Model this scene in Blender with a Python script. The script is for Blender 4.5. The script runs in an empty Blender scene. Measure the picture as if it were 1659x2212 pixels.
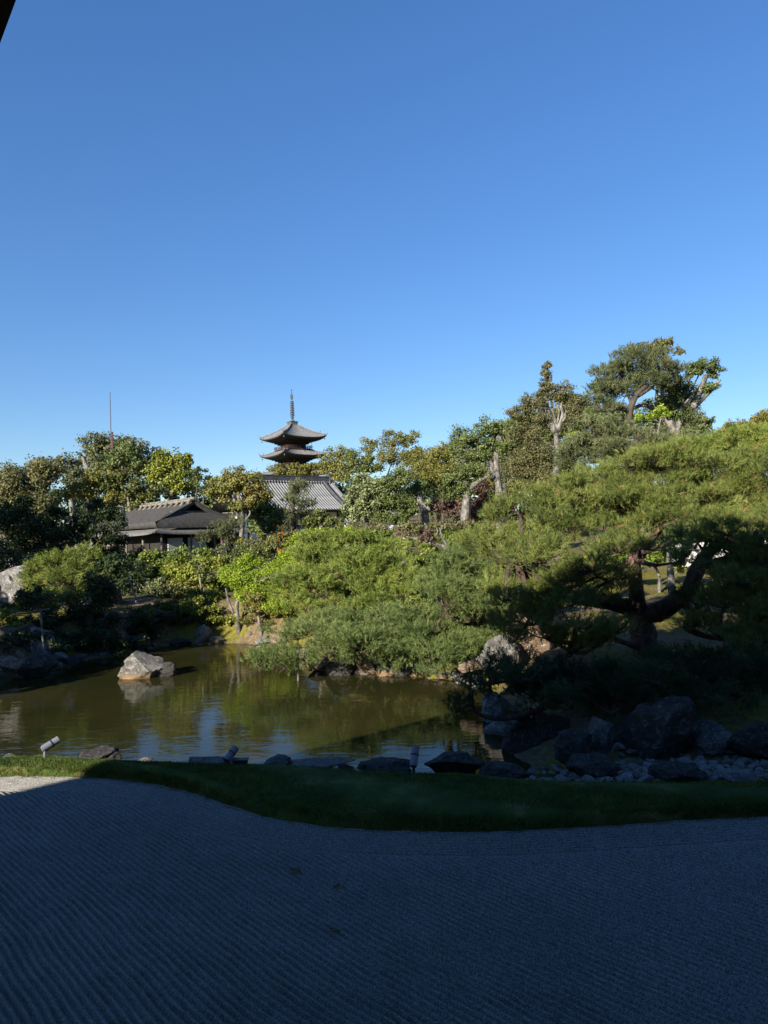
import bpy, bmesh, math, random
import numpy as np
from mathutils import Vector, Matrix, noise

# ------------------------------------------------------------------ camera, sky, sun, exposure
S = bpy.context.scene
COL = S.collection
F, CX, CY, H = 1531.0, 829.5, 1106.0, 3.0          # photo measured on a 1659 x 2212 grid; eye 3 m above the gravel
RHO, PITCH = math.radians(2.0), math.atan(49 / 1531)
_r0 = np.array([1., 0, 0]); FWD = np.array([0, math.cos(PITCH), math.sin(PITCH)]); _u0 = np.cross(_r0, FWD)
CR = math.cos(RHO) * _r0 - math.sin(RHO) * _u0
CU = math.sin(RHO) * _r0 + math.cos(RHO) * _u0
EYE = np.array([0, 0, H])
cam_d = bpy.data.cameras.new('camera'); cam = bpy.data.objects.new('camera', cam_d); COL.objects.link(cam)
M = Matrix.Identity(4)
for i in range(3):
    M[i][0], M[i][1], M[i][2], M[i][3] = CR[i], CU[i], -FWD[i], EYE[i]
cam.matrix_world = M
cam_d.sensor_fit = 'VERTICAL'; cam_d.sensor_height = 24.0; cam_d.lens = 24.0 * F / 2212.0
cam_d.clip_start = 0.05; cam_d.clip_end = 6000
S.camera = cam

SUN_AZ, SUN_TAN = math.radians(36), 0.40            # light travels 36 degrees right of the view axis
sun_dir = Vector((math.sin(SUN_AZ), math.cos(SUN_AZ), -SUN_TAN)).normalized()
W = bpy.data.worlds.new('World'); S.world = W; W.use_nodes = True
nt = W.node_tree; nt.nodes.clear()
sky = nt.nodes.new('ShaderNodeTexSky'); sky.sky_type = 'NISHITA'; sky.sun_disc = False
sky.sun_elevation = math.atan(SUN_TAN); sky.sun_rotation = math.pi + SUN_AZ
sky.altitude = 100; sky.air_density = 1.2; sky.dust_density = 0.0; sky.ozone_density = 6.0
bg = nt.nodes.new('ShaderNodeBackground'); bg.inputs[1].default_value = 0.094
wo = nt.nodes.new('ShaderNodeOutputWorld')
gm = nt.nodes.new('ShaderNodeGamma'); gm.inputs[1].default_value = 0.79          # the camera's flatter, richer blue
hsv = nt.nodes.new('ShaderNodeHueSaturation'); hsv.inputs['Saturation'].default_value = 1.22; hsv.inputs['Hue'].default_value = 0.512
nt.links.new(sky.outputs[0], gm.inputs[0]); nt.links.new(gm.outputs[0], hsv.inputs['Color']); nt.links.new(hsv.outputs[0], bg.inputs[0]); nt.links.new(bg.outputs[0], wo.inputs[0])
sl = bpy.data.lights.new('sun', 'SUN'); sl.energy = 5.0; sl.angle = math.radians(0.53); sl.color = (1.0, 0.92, 0.78)
so = bpy.data.objects.new('sun', sl); COL.objects.link(so)
so.rotation_euler = sun_dir.to_track_quat('-Z', 'Y').to_euler(); so.location = (-30, -40, 40)
S.view_settings.view_transform = 'Standard'; S.view_settings.look = 'None'
S.view_settings.exposure = 1.35; S.view_settings.gamma = 1.0
S.render.engine = 'CYCLES'

# ------------------------------------------------------------------ helpers
TH = math.radians(39.0)                              # the temple's axes
UA = np.array([math.cos(TH), math.sin(TH), 0]); VA = np.array([-math.sin(TH), math.cos(TH), 0])
def ray(x, y):
    d = CR * ((x - CX) / F) + CU * ((CY - y) / F) + FWD
    return d / d[1]
def P(x, y, d): return EYE + ray(x, y) * d
def G(x, y, z):
    d = ray(x, y); return EYE + d * ((z - H) / d[2])
def rng_of(s): return np.random.default_rng(s)
def sstep(a, b, x):
    t = np.clip((x - a) / (b - a), 0, 1); return t * t * (3 - 2 * t)

def fast_mesh(name, V, Fc, tint=None, smooth=False):
    V = np.asarray(V, np.float32).reshape(-1, 3); Fc = np.asarray(Fc, np.int32)
    k = Fc.shape[1]; n = len(Fc)
    me = bpy.data.meshes.new(name)
    me.vertices.add(len(V)); me.vertices.foreach_set('co', V.ravel())
    me.loops.add(n * k); me.loops.foreach_set('vertex_index', Fc.ravel())
    me.polygons.add(n); me.polygons.foreach_set('loop_start', np.arange(0, n * k, k, dtype=np.int32))
    if smooth: me.polygons.foreach_set('use_smooth', np.ones(n, bool))
    if tint is not None:
        at = me.attributes.new('tint', 'FLOAT', 'POINT'); at.data.foreach_set('value', np.asarray(tint, np.float32))
    me.update(calc_edges=True)
    return me
def link(name, me, mat=None, parent=None):
    o = bpy.data.objects.new(name, me); COL.objects.link(o)
    if mat is not None and len(me.materials) == 0: me.materials.append(mat)
    if parent is not None: o.parent = parent
    return o
def thing(name, label, cat, loc=(0, 0, 0), rz=0, group=None):
    o = bpy.data.objects.new(name, None); COL.objects.link(o)
    o.empty_display_size = 0.2
    o.location = loc; o.rotation_euler = (0, 0, rz); tag(o, label, cat, group); return o
def tag(o, label=None, cat=None, group=None, kind=None):
    if label: o['label'] = label
    if cat: o['category'] = cat
    if group: o['group'] = group
    if kind: o['kind'] = kind
    return o
def struct(o): o['kind'] = 'structure'; return o

class Geo:
    """collects quads; tris are stored as quads with a repeated corner avoided by from_pydata"""
    def __init__(s): s.v = []; s.f = []; s.n = 0
    def add(s, v, f):
        v = np.asarray(v, float).reshape(-1, 3); s.v.append(v)
        s.f += [tuple(int(i) + s.n for i in q) for q in f]; s.n += len(v); return s
    def box(s, c, d, rz=0, taper=1.0):
        x, y, z = d[0] / 2, d[1] / 2, d[2] / 2
        v = np.array([[-x, -y, -z], [x, -y, -z], [x, y, -z], [-x, y, -z], [-x * taper, -y * taper, z], [x * taper, -y * taper, z], [x * taper, y * taper, z], [-x * taper, y * taper, z]])
        if rz:
            cc, ss = math.cos(rz), math.sin(rz); v = v @ np.array([[cc, ss, 0], [-ss, cc, 0], [0, 0, 1]])
        return s.add(v + np.asarray(c, float), [(0, 3, 2, 1), (4, 5, 6, 7), (0, 1, 5, 4), (1, 2, 6, 5), (2, 3, 7, 6), (3, 0, 4, 7)])
    def tube(s, pts, rad, n=8, seed=0, wob=0.0, cap=True):
        pts = np.asarray(pts, float); m = len(pts)
        rad = np.interp(np.linspace(0, 1, m), np.linspace(0, 1, len(rad)), rad) if len(rad) != m else np.asarray(rad, float)
        T = np.gradient(pts, axis=0); T /= np.linalg.norm(T, axis=1)[:, None] + 1e-9
        ref = np.array([0, 0, 1.]) if abs(T[0, 2]) < 0.9 else np.array([1., 0, 0])
        V = []; rg = rng_of(seed)
        A = np.cross(T[0], ref); A /= np.linalg.norm(A)
        ph = rg.uniform(0, 6.28, 3)
        for i in range(m):
            A = A - T[i] * (A @ T[i]); A /= np.linalg.norm(A) + 1e-9
            B = np.cross(T[i], A); a = np.linspace(0, 2 * math.pi, n, endpoint=False)
            r = rad[i] * (1 + wob * (np.sin(3 * a + ph[0] + i * .5) * .5 + np.sin(2 * a + ph[1] - i * .35) * .5 + rg.normal(0, .3, n)))
            V.append(pts[i] + np.outer(np.cos(a) * r, A) + np.outer(np.sin(a) * r, B))
        fs = []
        for i in range(m - 1):
            for j in range(n):
                k = (j + 1) % n; fs.append((i * n + j, i * n + k, (i + 1) * n + k, (i + 1) * n + j))
        if cap: fs.append(tuple(range(n - 1, -1, -1))); fs.append(tuple((m - 1) * n + j for j in range(n)))
        return s.add(np.concatenate(V), fs)
    def lathe(s, prof, c=(0, 0, 0), n=16):
        a = np.linspace(0, 2 * math.pi, n, endpoint=False); V = []
        for r, z in prof: V.append(np.stack([np.cos(a) * r + c[0], np.sin(a) * r + c[1], np.full(n, z + c[2])], 1))
        m = len(prof); fs = []
        for i in range(m - 1):
            for j in range(n):
                k = (j + 1) % n; fs.append((i * n + j, i * n + k, (i + 1) * n + k, (i + 1) * n + j))
        fs.append(tuple(range(n - 1, -1, -1))); fs.append(tuple((m - 1) * n + j for j in range(n)))
        return s.add(np.concatenate(V), fs)
    def grid(s, X):
        """X: (a,b,3) array of points"""
        a, b = X.shape[:2]
        fs = [(i * b + j, (i + 1) * b + j, (i + 1) * b + j + 1, i * b + j + 1) for i in range(a - 1) for j in range(b - 1)]
        return s.add(X.reshape(-1, 3), fs)
    def build(s, name, mat, parent=None, smooth=False):
        me = bpy.data.meshes.new(name); me.from_pydata(np.concatenate(s.v).tolist(), [], s.f)
        if smooth: me.polygons.foreach_set('use_smooth', np.ones(len(me.polygons), bool))
        me.update()
        return link(name, me, mat, parent)

def smooth_path(pts, n):
    """Catmull-Rom through pts"""
    p = np.asarray(pts, float)
    if len(p) == 2: return p[0] + np.linspace(0, 1, n)[:, None] * (p[1] - p[0])
    q = np.concatenate([[2 * p[0] - p[1]], p, [2 * p[-1] - p[-2]]]); out = []
    for t in np.linspace(0, len(p) - 1 - 1e-6, n):
        i = int(t); f = t - i; a, b, c, d = q[i], q[i + 1], q[i + 2], q[i + 3]
        out.append(.5 * ((2 * b) + (c - a) * f + (2 * a - 5 * b + 4 * c - d) * f * f + (3 * b - a - 3 * c + d) * f ** 3))
    return np.array(out)

# ------------------------------------------------------------------ materials
def new_mat(name):
    m = bpy.data.materials.new(name); m.use_nodes = True
    n = m.node_tree; n.nodes.clear()
    o = n.nodes.new('ShaderNodeOutputMaterial'); return m, n, o
def N(n, t, **kw):
    x = n.nodes.new(t)
    for k, v in kw.items():
        if k in x.inputs: x.inputs[k].default_value = v
        else: setattr(x, k, v)
    return x
def ramp(n, fac, stops):
    r = n.nodes.new('ShaderNodeValToRGB'); e = r.color_ramp.elements
    while len(e) < len(stops): e.new(0.5)
    for i, (p, c) in enumerate(stops): e[i].position = p; e[i].color = (*c, 1)
    n.links.new(fac, r.inputs[0]); return r.outputs[0]
def leaf_mat(name, cols, trans=0.25, rough=0.55, spec=0.25):
    m, n, o = new_mat(name)
    at = N(n, 'ShaderNodeAttribute', attribute_name='tint')
    oi = n.nodes.new('ShaderNodeObjectInfo')
    c = ramp(n, at.outputs['Fac'], [(i / (len(cols) - 1), x) for i, x in enumerate(cols)])
    hs = N(n, 'ShaderNodeHueSaturation')
    mr = N(n, 'ShaderNodeMapRange'); mr.inputs[3].default_value = 0.84; mr.inputs[4].default_value = 1.16
    n.links.new(oi.outputs['Random'], mr.inputs[0]); n.links.new(mr.outputs[0], hs.inputs['Value'])
    n.links.new(c, hs.inputs['Color'])
    p = N(n, 'ShaderNodeBsdfPrincipled', Roughness=rough); p.inputs['Specular IOR Level'].default_value = spec
    t = n.nodes.new('ShaderNodeBsdfTranslucent'); mx = n.nodes.new('ShaderNodeMixShader'); mx.inputs[0].default_value = trans
    n.links.new(hs.outputs[0], p.inputs['Base Color']); n.links.new(hs.outputs[0], t.inputs[0])
    n.links.new(p.outputs[0], mx.inputs[1]); n.links.new(t.outputs[0], mx.inputs[2]); n.links.new(mx.outputs[0], o.inputs[0])
    return m
def rough_mat(name, stops, scale=3.0, detail=8.0, rough=0.85, bump=0.3, bscale=None, bdist=0.02, coord='Object', stretch=(1, 1, 1), spec=0.3, rnd=0.0):
    m, n, o = new_mat(name)
    tc = n.nodes.new('ShaderNodeTexCoord'); mp = n.nodes.new('ShaderNodeMapping'); mp.inputs['Scale'].default_value = stretch
    n.links.new(tc.outputs[coord], mp.inputs[0])
    nz = N(n, 'ShaderNodeTexNoise', Scale=scale, Detail=detail, Roughness=0.65); n.links.new(mp.outputs[0], nz.inputs['Vector'])
    c = ramp(n, nz.outputs['Fac'], stops)
    p = N(n, 'ShaderNodeBsdfPrincipled', Roughness=rough); p.inputs['Specular IOR Level'].default_value = spec
    if rnd:
        oi = n.nodes.new('ShaderNodeObjectInfo'); hs = n.nodes.new('ShaderNodeHueSaturation'); mr = n.nodes.new('ShaderNodeMapRange')
        mr.inputs[3].default_value = 1 - rnd; mr.inputs[4].default_value = 1 + rnd
        n.links.new(oi.outputs['Random'], mr.inputs[0]); n.links.new(mr.outputs[0], hs.inputs['Value']); n.links.new(c, hs.inputs['Color']); c = hs.outputs[0]
    n.links.new(c, p.inputs['Base Color'])
    if bump:
        n2 = N(n, 'ShaderNodeTexNoise', Scale=bscale or scale * 3, Detail=8.0, Roughness=0.7); n.links.new(mp.outputs[0], n2.inputs['Vector'])
        b = N(n, 'ShaderNodeBump', Strength=bump, Distance=bdist); n.links.new(n2.outputs['Fac'], b.inputs['Height'])
        n.links.new(b.outputs[0], p.inputs['Normal'])
    n.links.new(p.outputs[0], o.inputs[0]); return m

MAT = {}
LEAF = {
 'olive':  [(.050, .066, .018), (.105, .122, .028), (.18, .18, .055)],
 'mid':    [(.052, .076, .024), (.110, .145, .038), (.20, .23, .08)],
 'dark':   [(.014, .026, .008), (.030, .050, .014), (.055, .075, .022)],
 'yellow': [(.080, .105, .015), (.18, .205, .025), (.31, .30, .06)],
 'maple':  [(.14, .21, .014), (.25, .345, .028), (.38, .44, .07)],
 'ochre':  [(.085, .090, .020), (.155, .150, .032), (.235, .215, .055)],
 'grey':   [(.070, .085, .036), (.125, .138, .062), (.22, .22, .12)],
 'pale':   [(.085, .115, .042), (.17, .195, .08), (.32, .32, .19)],
 'russet': [(.080, .098, .020), (.16, .16, .038), (.27, .16, .06)],
 'purple': [(.065, .040, .033), (.12, .072, .058), (.18, .115, .085)],
 'brown':  [(.070, .078, .028), (.13, .128, .05), (.21, .165, .085)],
 'ivy':    [(.040, .070, .013), (.12, .165, .024), (.38, .38, .08)],
}
for k, c in LEAF.items(): MAT[k] = leaf_mat('leaf_' + k, c, **(dict(rough=.5, spec=.28) if k in ('mid', 'ivy', 'pale', 'olive', 'yellow') else {}))
MAT['maple'] = leaf_mat('leaf_maple_bright', LEAF['maple'], trans=0.4)
PINE = {
 'pine':   [(.065, .090, .022), (.135, .168, .036), (.21, .235, .058), (.30, .17, .07)],
 'pineyel':[(.070, .105, .020), (.150, .195, .036), (.24, .275, .06), (.30, .20, .07)],
 'pineblue':[(.055, .088, .026), (.120, .165, .046), (.195, .235, .075), (.20, .20, .08)],
 'pinegrey':[(.060, .080, .034), (.115, .135, .058), (.19, .20, .09), (.2, .18, .09)],
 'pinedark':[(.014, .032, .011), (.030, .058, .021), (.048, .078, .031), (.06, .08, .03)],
}
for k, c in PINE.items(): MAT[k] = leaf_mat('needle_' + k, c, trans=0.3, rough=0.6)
MAT['bark_pale'] = rough_mat('bark_pale', [(.36, (.035, .031, .027)), (.48, (.105, .097, .085)), (.62, (.22, .208, .185))], scale=7, bump=1.0, bscale=14, bdist=.04, stretch=(1, 1, .45))
MAT['bark_grey'] = rough_mat('bark_grey', [(.35, (.07, .062, .05)), (.6, (.20, .18, .15))], scale=6, bump=.7, bscale=16, bdist=.03, stretch=(1, 1, .4))
MAT['bark_pine'] = rough_mat('bark_pine', [(.34, (.022, .017, .015)), (.54, (.075, .046, .036)), (.70, (.19, .105, .075))], scale=7, bump=1.0, bscale=18, bdist=.04, stretch=(1, 1, .5))
MAT['bark_dark'] = rough_mat('bark_dark', [(.35, (.025, .02, .016)), (.65, (.08, .065, .05))], scale=7, bump=.8, bscale=18, bdist=.03, stretch=(1, 1, .4))

def rock_mat(name, stops, stain=None, lichen=(.42, .42, .38), scale=2.2):
    m, n, o = new_mat(name)
    tc = n.nodes.new('ShaderNodeTexCoord'); geo = n.nodes.new('ShaderNodeNewGeometry')
    nz = N(n, 'ShaderNodeTexNoise', Scale=scale, Detail=10.0, Roughness=0.7); n.links.new(tc.outputs['Object'], nz.inputs['Vector'])
    c = ramp(n, nz.outputs['Fac'], stops)
    n3 = N(n, 'ShaderNodeTexNoise', Scale=scale * 3.1, Detail=6.0, Roughness=0.75); n.links.new(tc.outputs['Object'], n3.inputs['Vector'])
    lf = ramp(n, n3.outputs['Fac'], [(.54, (0, 0, 0)), (.62, (1, 1, 1))])
    mx = N(n, 'ShaderNodeMixRGB'); n.links.new(lf, mx.inputs[0]); n.links.new(c, mx.inputs[1]); mx.inputs[2].default_value = (*lichen, 1)
    col = mx.outputs[0]
    if stain:                                        # iron stain along the old waterline
        sx = n.nodes.new('ShaderNodeSeparateXYZ'); n.links.new(geo.outputs['Position'], sx.inputs[0])
        ad = N(n, 'ShaderNodeMath', operation='MULTIPLY_ADD'); n.links.new(n3.outputs['Fac'], ad.inputs[0]); ad.inputs[1].default_value = -.22; n.links.new(sx.outputs['Z'], ad.inputs[2])
        mr = N(n, 'ShaderNodeMapRange'); mr.inputs[1].default_value = -.60; mr.inputs[2].default_value = -.44; mr.inputs[3].default_value = .85; mr.inputs[4].default_value = 0
        n.links.new(ad.outputs[0], mr.inputs[0])
        m2 = N(n, 'ShaderNodeMixRGB'); n.links.new(mr.outputs[0], m2.inputs[0]); n.links.new(col, m2.inputs[1]); m2.inputs[2].default_value = (*stain, 1); col = m2.outputs[0]
    p = N(n, 'ShaderNodeBsdfPrincipled', Roughness=.85); p.inputs['Specular IOR Level'].default_value = .25
    n.links.new(col, p.inputs['Base Color'])
    nb = N(n, 'ShaderNodeTexNoise', Scale=scale * 5, Detail=10.0, Roughness=.75); n.links.new(tc.outputs['Object'], nb.inputs['Vector'])
    b = N(n, 'ShaderNodeBump', Strength=.9, Distance=.05); n.links.new(nb.outputs['Fac'], b.inputs['Height']); n.links.new(b.outputs[0], p.inputs['Normal'])
    n.links.new(p.outputs[0], o.inputs[0]); return m
MAT['rock'] = rock_mat('rock_grey', [(.3, (.035, .032, .029)), (.5, (.10, .094, .085)), (.68, (.19, .178, .16))], stain=(.24, .14, .065), lichen=(.27, .265, .24))
MAT['rock_pale'] = rock_mat('rock_pale', [(.3, (.06, .055, .054)), (.5, (.16, .155, .15)), (.68, (.28, .275, .26))], lichen=(.36, .355, .33))
MAT['rock_rust'] = rock_mat('rock_rust', [(.3, (.05, .034, .026)), (.46, (.13, .082, .052)), (.6, (.22, .155, .10)), (.7, (.30, .27, .23))], lichen=(.36, .345, .31))
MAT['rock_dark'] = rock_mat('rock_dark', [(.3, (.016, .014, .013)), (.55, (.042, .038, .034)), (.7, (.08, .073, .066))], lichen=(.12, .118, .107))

# ------------------------------------------------------------------ terrain
def arr(*p): return np.array([q[:2] for q in p])
LAWN_NEAR = np.array([G(x, y, 0.0)[:2] for x, y in [(-420, 1700), (-200, 1688), (0, 1682), (50, 1681), (150, 1682), (250, 1687), (350, 1701), (430, 1721), (500, 1746), (560, 1766), (640, 1782), (720, 1793), (850, 1801), (1000, 1803), (1100, 1801), (1250, 1793), (1400, 1783), (1550, 1773), (1659, 1769), (1850, 1765), (2100, 1762)]])
LAWN_FAR = np.array([G(x, y, 0.12)[:2] for x, y in [(-420, 1650), (-200, 1644), (0, 1640), (100, 1637), (150, 1642), (260, 1646), (400, 1649), (560, 1651), (700, 1656), (860, 1666), (1000, 1669), (1140, 1685), (1250, 1689), (1400, 1690), (1550, 1690), (1659, 1690), (1850, 1690), (2100, 1690)]])
WL = -0.5
far_shore = [G(x, y, WL)[:2] for x, y in [(-130, 1462), (-70, 1458), (0, 1450), (130, 1442), (165, 1427), (300, 1412), (320, 1399), (400, 1393), (480, 1389), (590, 1393), (625, 1420), (685, 1447), (800, 1457), (900, 1461), (1000, 1473), (1062, 1492), (1050, 1535), (1078, 1585), (1100, 1630), (1125, 1665)]]
near_shore = [p + np.array([0, .30]) for p in LAWN_FAR[:12]][::-1]
POND = np.array(far_shore + near_shore[1:] + [np.array([-11.5, 12.]), np.array([-12.5, 18.])])
def poly_sd(pts, poly):
    """signed distance, negative inside"""
    d2 = np.full(len(pts), 1e18); inside = np.zeros(len(pts), bool); n = len(poly)
    for i in range(n):
        a, b = poly[i], poly[(i + 1) % n]; e = b - a; w = pts - a
        t = np.clip((w @ e) / (e @ e), 0, 1); q = w - t[:, None] * e; d2 = np.minimum(d2, (q * q).sum(1))
        c = ((a[1] > pts[:, 1]) != (b[1] > pts[:, 1])) & (pts[:, 0] < (b[0] - a[0]) * (pts[:, 1] - a[1]) / (b[1] - a[1] + 1e-12) + a[0])
        inside ^= c
    d = np.sqrt(d2); return np.where(inside, -d, d)
_ys = [-2000, 8.4, 10, 12, 14.5, 18, 22, 26, 32, 40, 60, 100, 190, 400, 900, 2500]
_zs = [-.06, -.06, -.12, .1, .42, .5, .6, .85, 1.25, 1.6, 2.4, 4.2, 7., 14., 22, 40]
_zr = [-.06, -.06, -.36, .15, .42, .5, .6, .9, 1.3, 1.6, 2.4, 4.2, 7., 14., 22, 40]
def wav(x, y): return np.sin(x * .9 + y * .35) * .5 + np.sin(x * .37 - y * .61 + 1.3) * .7 + np.sin(x * 2.1 + 1.7 * y) * .2
def land(x, y):
    x = np.asarray(x, float); y = np.asarray(y, float)
    zl, zr = np.interp(y, _ys, _zs), np.interp(y, _ys, _zr)
    w = sstep(1.0, 2.2, x); z = zl * (1 - w) + zr * w
    return z + wav(x, y) * .06 * sstep(11, 15, y)
def ground_z(x, y):
    x = np.atleast_1d(np.asarray(x, float)); y = np.atleast_1d(np.asarray(y, float))
    sd = poly_sd(np.stack([x, y], 1), POND)
    L = land(x, y)
    w = sstep(-.05, 1.3, sd + .12 * wav(x * 3, y * 3))
    return np.where(sd < 0, WL - .02 - .5 * sstep(0, .8, -sd), (WL - .02) * (1 - w) + L * w)
def gz(x, y): return float(ground_z(x, y)[0])

def axis(lo, hi, step, far, k):
    c = np.arange(lo, hi + 1e-6, step); g = np.geomspace(step, far, k)
    return np.concatenate([(lo - g)[::-1], c, hi + g])
xs = axis(-16, 14, .22, 2500, 34); ys_ = axis(7, 30, .22, 3000, 34)
XX, YY = np.meshgrid(xs, ys_, indexing='ij')
ZZ = ground_z(XX.ravel(), YY.ravel()).reshape(XX.shape)
bumpy = np.array([noise.noise(Vector((a * 1.3, b * 1.3, 0))) * .05 + noise.noise(Vector((a * 4, b * 4, 3))) * .02 for a, b in zip(XX.ravel(), YY.ravel())]).reshape(XX.shape)
ZZ = ZZ + bumpy * sstep(10.5, 12.5, YY) * (np.abs(XX) < 40)
a_, b_ = XX.shape
I = np.arange(a_ * b_).reshape(a_, b_)
quads = np.stack([I[:-1, :-1], I[1:, :-1], I[1:, 1:], I[:-1, 1:]], -1).reshape(-1, 4)
m, n, o = new_mat('earth_and_moss')
tc = n.nodes.new('ShaderNodeTexCoord')
n1 = N(n, 'ShaderNodeTexNoise', Scale=.55, Detail=6.0, Roughness=.6); n.links.new(tc.outputs['Object'], n1.inputs['Vector'])
n2 = N(n, 'ShaderNodeTexNoise', Scale=9.0, Detail=8.0, Roughness=.7); n.links.new(tc.outputs['Object'], n2.inputs['Vector'])
soil = ramp(n, n2.outputs['Fac'], [(.3, (.06, .042, .026)), (.5, (.12, .088, .055)), (.7, (.21, .165, .11))])
moss = ramp(n, n2.outputs['Fac'], [(.3, (.05, .05, .010)), (.55, (.13, .115, .022)), (.75, (.20, .17, .04))])
fm = ramp(n, n1.outputs['Fac'], [(.44, (0, 0, 0)), (.56, (1, 1, 1))])
mx = N(n, 'ShaderNodeMixRGB'); n.links.new(fm, mx.inputs[0]); n.links.new(soil, mx.inputs[1]); n.links.new(moss, mx.inputs[2])
p = N(n, 'ShaderNodeBsdfPrincipled', Roughness=.95); p.inputs['Specular IOR Level'].default_value = .1
n.links.new(mx.outputs[0], p.inputs['Base Color'])
bp = N(n, 'ShaderNodeBump', Strength=.8, Distance=.04); n.links.new(n2.outputs['Fac'], bp.inputs['Height']); n.links.new(bp.outputs[0], p.inputs['Normal']); n.links.new(p.outputs[0], o.inputs[0])
ground = link('ground', fast_mesh('ground', np.stack([XX, YY, ZZ], -1), quads, smooth=True), m); struct(ground)

# pond water: turbid brown-green, nearly still
m, n, o = new_mat('pond_water')
tc = n.nodes.new('ShaderNodeTexCoord'); mp = n.nodes.new('ShaderNodeMapping'); mp.inputs['Scale'].default_value = (.55, 1.5, 1); mp.inputs['Rotation'].default_value = (0, 0, .25)
n.links.new(tc.outputs['Object'], mp.inputs[0])
w1 = N(n, 'ShaderNodeTexNoise', Scale=2.6, Detail=3.0, Roughness=.55, Distortion=.4); n.links.new(mp.outputs[0], w1.inputs['Vector'])
w2 = N(n, 'ShaderNodeTexNoise', Scale=.35, Detail=2.0); n.links.new(tc.outputs['Object'], w2.inputs['Vector'])
wm = N(n, 'ShaderNodeMath', operation='MULTIPLY'); n.links.new(w1.outputs['Fac'], wm.inputs[0]); n.links.new(w2.outputs['Fac'], wm.inputs[1])
bp = N(n, 'ShaderNodeBump', Strength=.55, Distance=.02); n.links.new(wm.outputs[0], bp.inputs['Height'])
p = N(n, 'ShaderNodeBsdfPrincipled', Roughness=.04, IOR=1.27)
tn = N(n, 'ShaderNodeTexNoise', Scale=.5, Detail=3.0); n.links.new(tc.outputs['Object'], tn.inputs['Vector'])
n.links.new(ramp(n, tn.outputs['Fac'], [(.35, (.016, .018, .005)), (.65, (.026, .023, .007))]), p.inputs['Base Color'])
n.links.new(bp.outputs[0], p.inputs['Normal']); n.links.new(p.outputs[0], o.inputs[0])
g = Geo(); x0, x1, y0, y1 = -18, 4, 8.2, 27
g.grid(np.stack(np.meshgrid(np.linspace(x0, x1, 8), np.linspace(y0, y1, 8), indexing='ij') + [np.full((8, 8), WL)], -1))
struct(g.build('pond_water', m))

# lawn strip: a low turf bank between gravel and pond
def resample(c, n):
    s = np.concatenate([[0], np.cumsum(np.linalg.norm(np.diff(c, axis=0), axis=1))]); s /= s[-1]
    t = np.linspace(0, 1, n); q = np.stack([np.interp(t, s, c[:, k]) for k in (0, 1)], 1)
    for _ in range(3): q[1:-1] = (q[:-2] + 2 * q[1:-1] + q[2:]) / 4
    return q
NL = 220
ln, lf_ = resample(LAWN_NEAR, NL), resample(LAWN_FAR, NL)
prof = [(-.02, -.05), (.0, .0), (.012, .045), (.035, .085), (.08, .125), (.16, .15), (.3, .165), (.5, .17), (.7, .165), (.85, .15), (.95, .125), (1.0, .10), (1.06, -.05), (1.16, -.55)]
rg = rng_of(5)
LV = np.zeros((NL, len(prof), 3))
for j, (t, z) in enumerate(prof):
    LV[:, j, :2] = ln + (lf_ - ln) * t
    LV[:, j, 2] = z + (0 if j < 2 else .02) * np.sin(np.arange(NL) * .11 + j) + (rg.normal(0, .008, NL) if 2 <= j <= 4 else 0)
m, n, o = new_mat('turf')
tc = n.nodes.new('ShaderNodeTexCoord')
n1 = N(n, 'ShaderNodeTexNoise', Scale=3.0, Detail=5.0); n.links.new(tc.outputs['Object'], n1.inputs['Vector'])
c = ramp(n, n1.outputs['Fac'], [(.35, (.022, .042, .009)), (.55, (.045, .068, .014)), (.68, (.12, .105, .04))])
p = N(n, 'ShaderNodeBsdfPrincipled', Roughness=.9); p.inputs['Specular IOR Level'].default_value = .1; n.links.new(c, p.inputs['Base Color'])
nb = N(n, 'ShaderNodeTexNoise', Scale=60.0, Detail=4.0); n.links.new(tc.outputs['Object'], nb.inputs['Vector'])
bp = N(n, 'ShaderNodeBump', Strength=.7, Distance=.02); n.links.new(nb.outputs['Fac'], bp.inputs['Height']); n.links.new(bp.outputs[0], p.inputs['Normal']); n.links.new(p.outputs[0], o.inputs[0])
g = Geo(); g.grid(LV); struct(g.build('lawn', m, smooth=True))
MAT['grass'] = leaf_mat('grass_blades', [(.032, .058, .010), (.075, .11, .018), (.16, .16, .05)], trans=.3)
def strip_point(t, i):
    i0 = np.clip(i.astype(int), 0, NL - 2); f = i - i0
    A = ln[i0] * (1 - f)[:, None] + ln[i0 + 1] * f[:, None]; B = lf_[i0] * (1 - f)[:, None] + lf_[i0 + 1] * f[:, None]
    z = np.interp(t, [q[0] for q in prof], [q[1] for q in prof])
    q = A + (B - A) * t[:, None]; return np.stack([q[:, 0], q[:, 1], z], 1)
nb_ = 90000
i_ = rg.uniform(8, NL - 14, nb_); t_ = np.where(rg.random(nb_) < .2, rg.uniform(0, .1, nb_), rg.uniform(.02, 1.02, nb_))
bp_ = strip_point(t_, i_); an = rg.uniform(0, 6.28, nb_); hh = rg.uniform(.012, .032, nb_) * np.where(rg.random(nb_) < .04, 1.7, 1)
w_ = .0045; ca, sa = np.cos(an) * w_, np.sin(an) * w_
lean = rg.normal(0, .4, (nb_, 2)) * hh[:, None]
V = np.stack([bp_ + np.stack([ca, sa, -.004 + 0 * ca], 1), bp_ - np.stack([ca, sa, .004 + 0 * ca], 1), bp_ + np.stack([lean[:, 0], lean[:, 1], hh], 1)], 1)
patch = np.array([noise.noise(Vector((a * 1.6, b * 1.6, 7))) for a, b in bp_[:, :2]])
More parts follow.
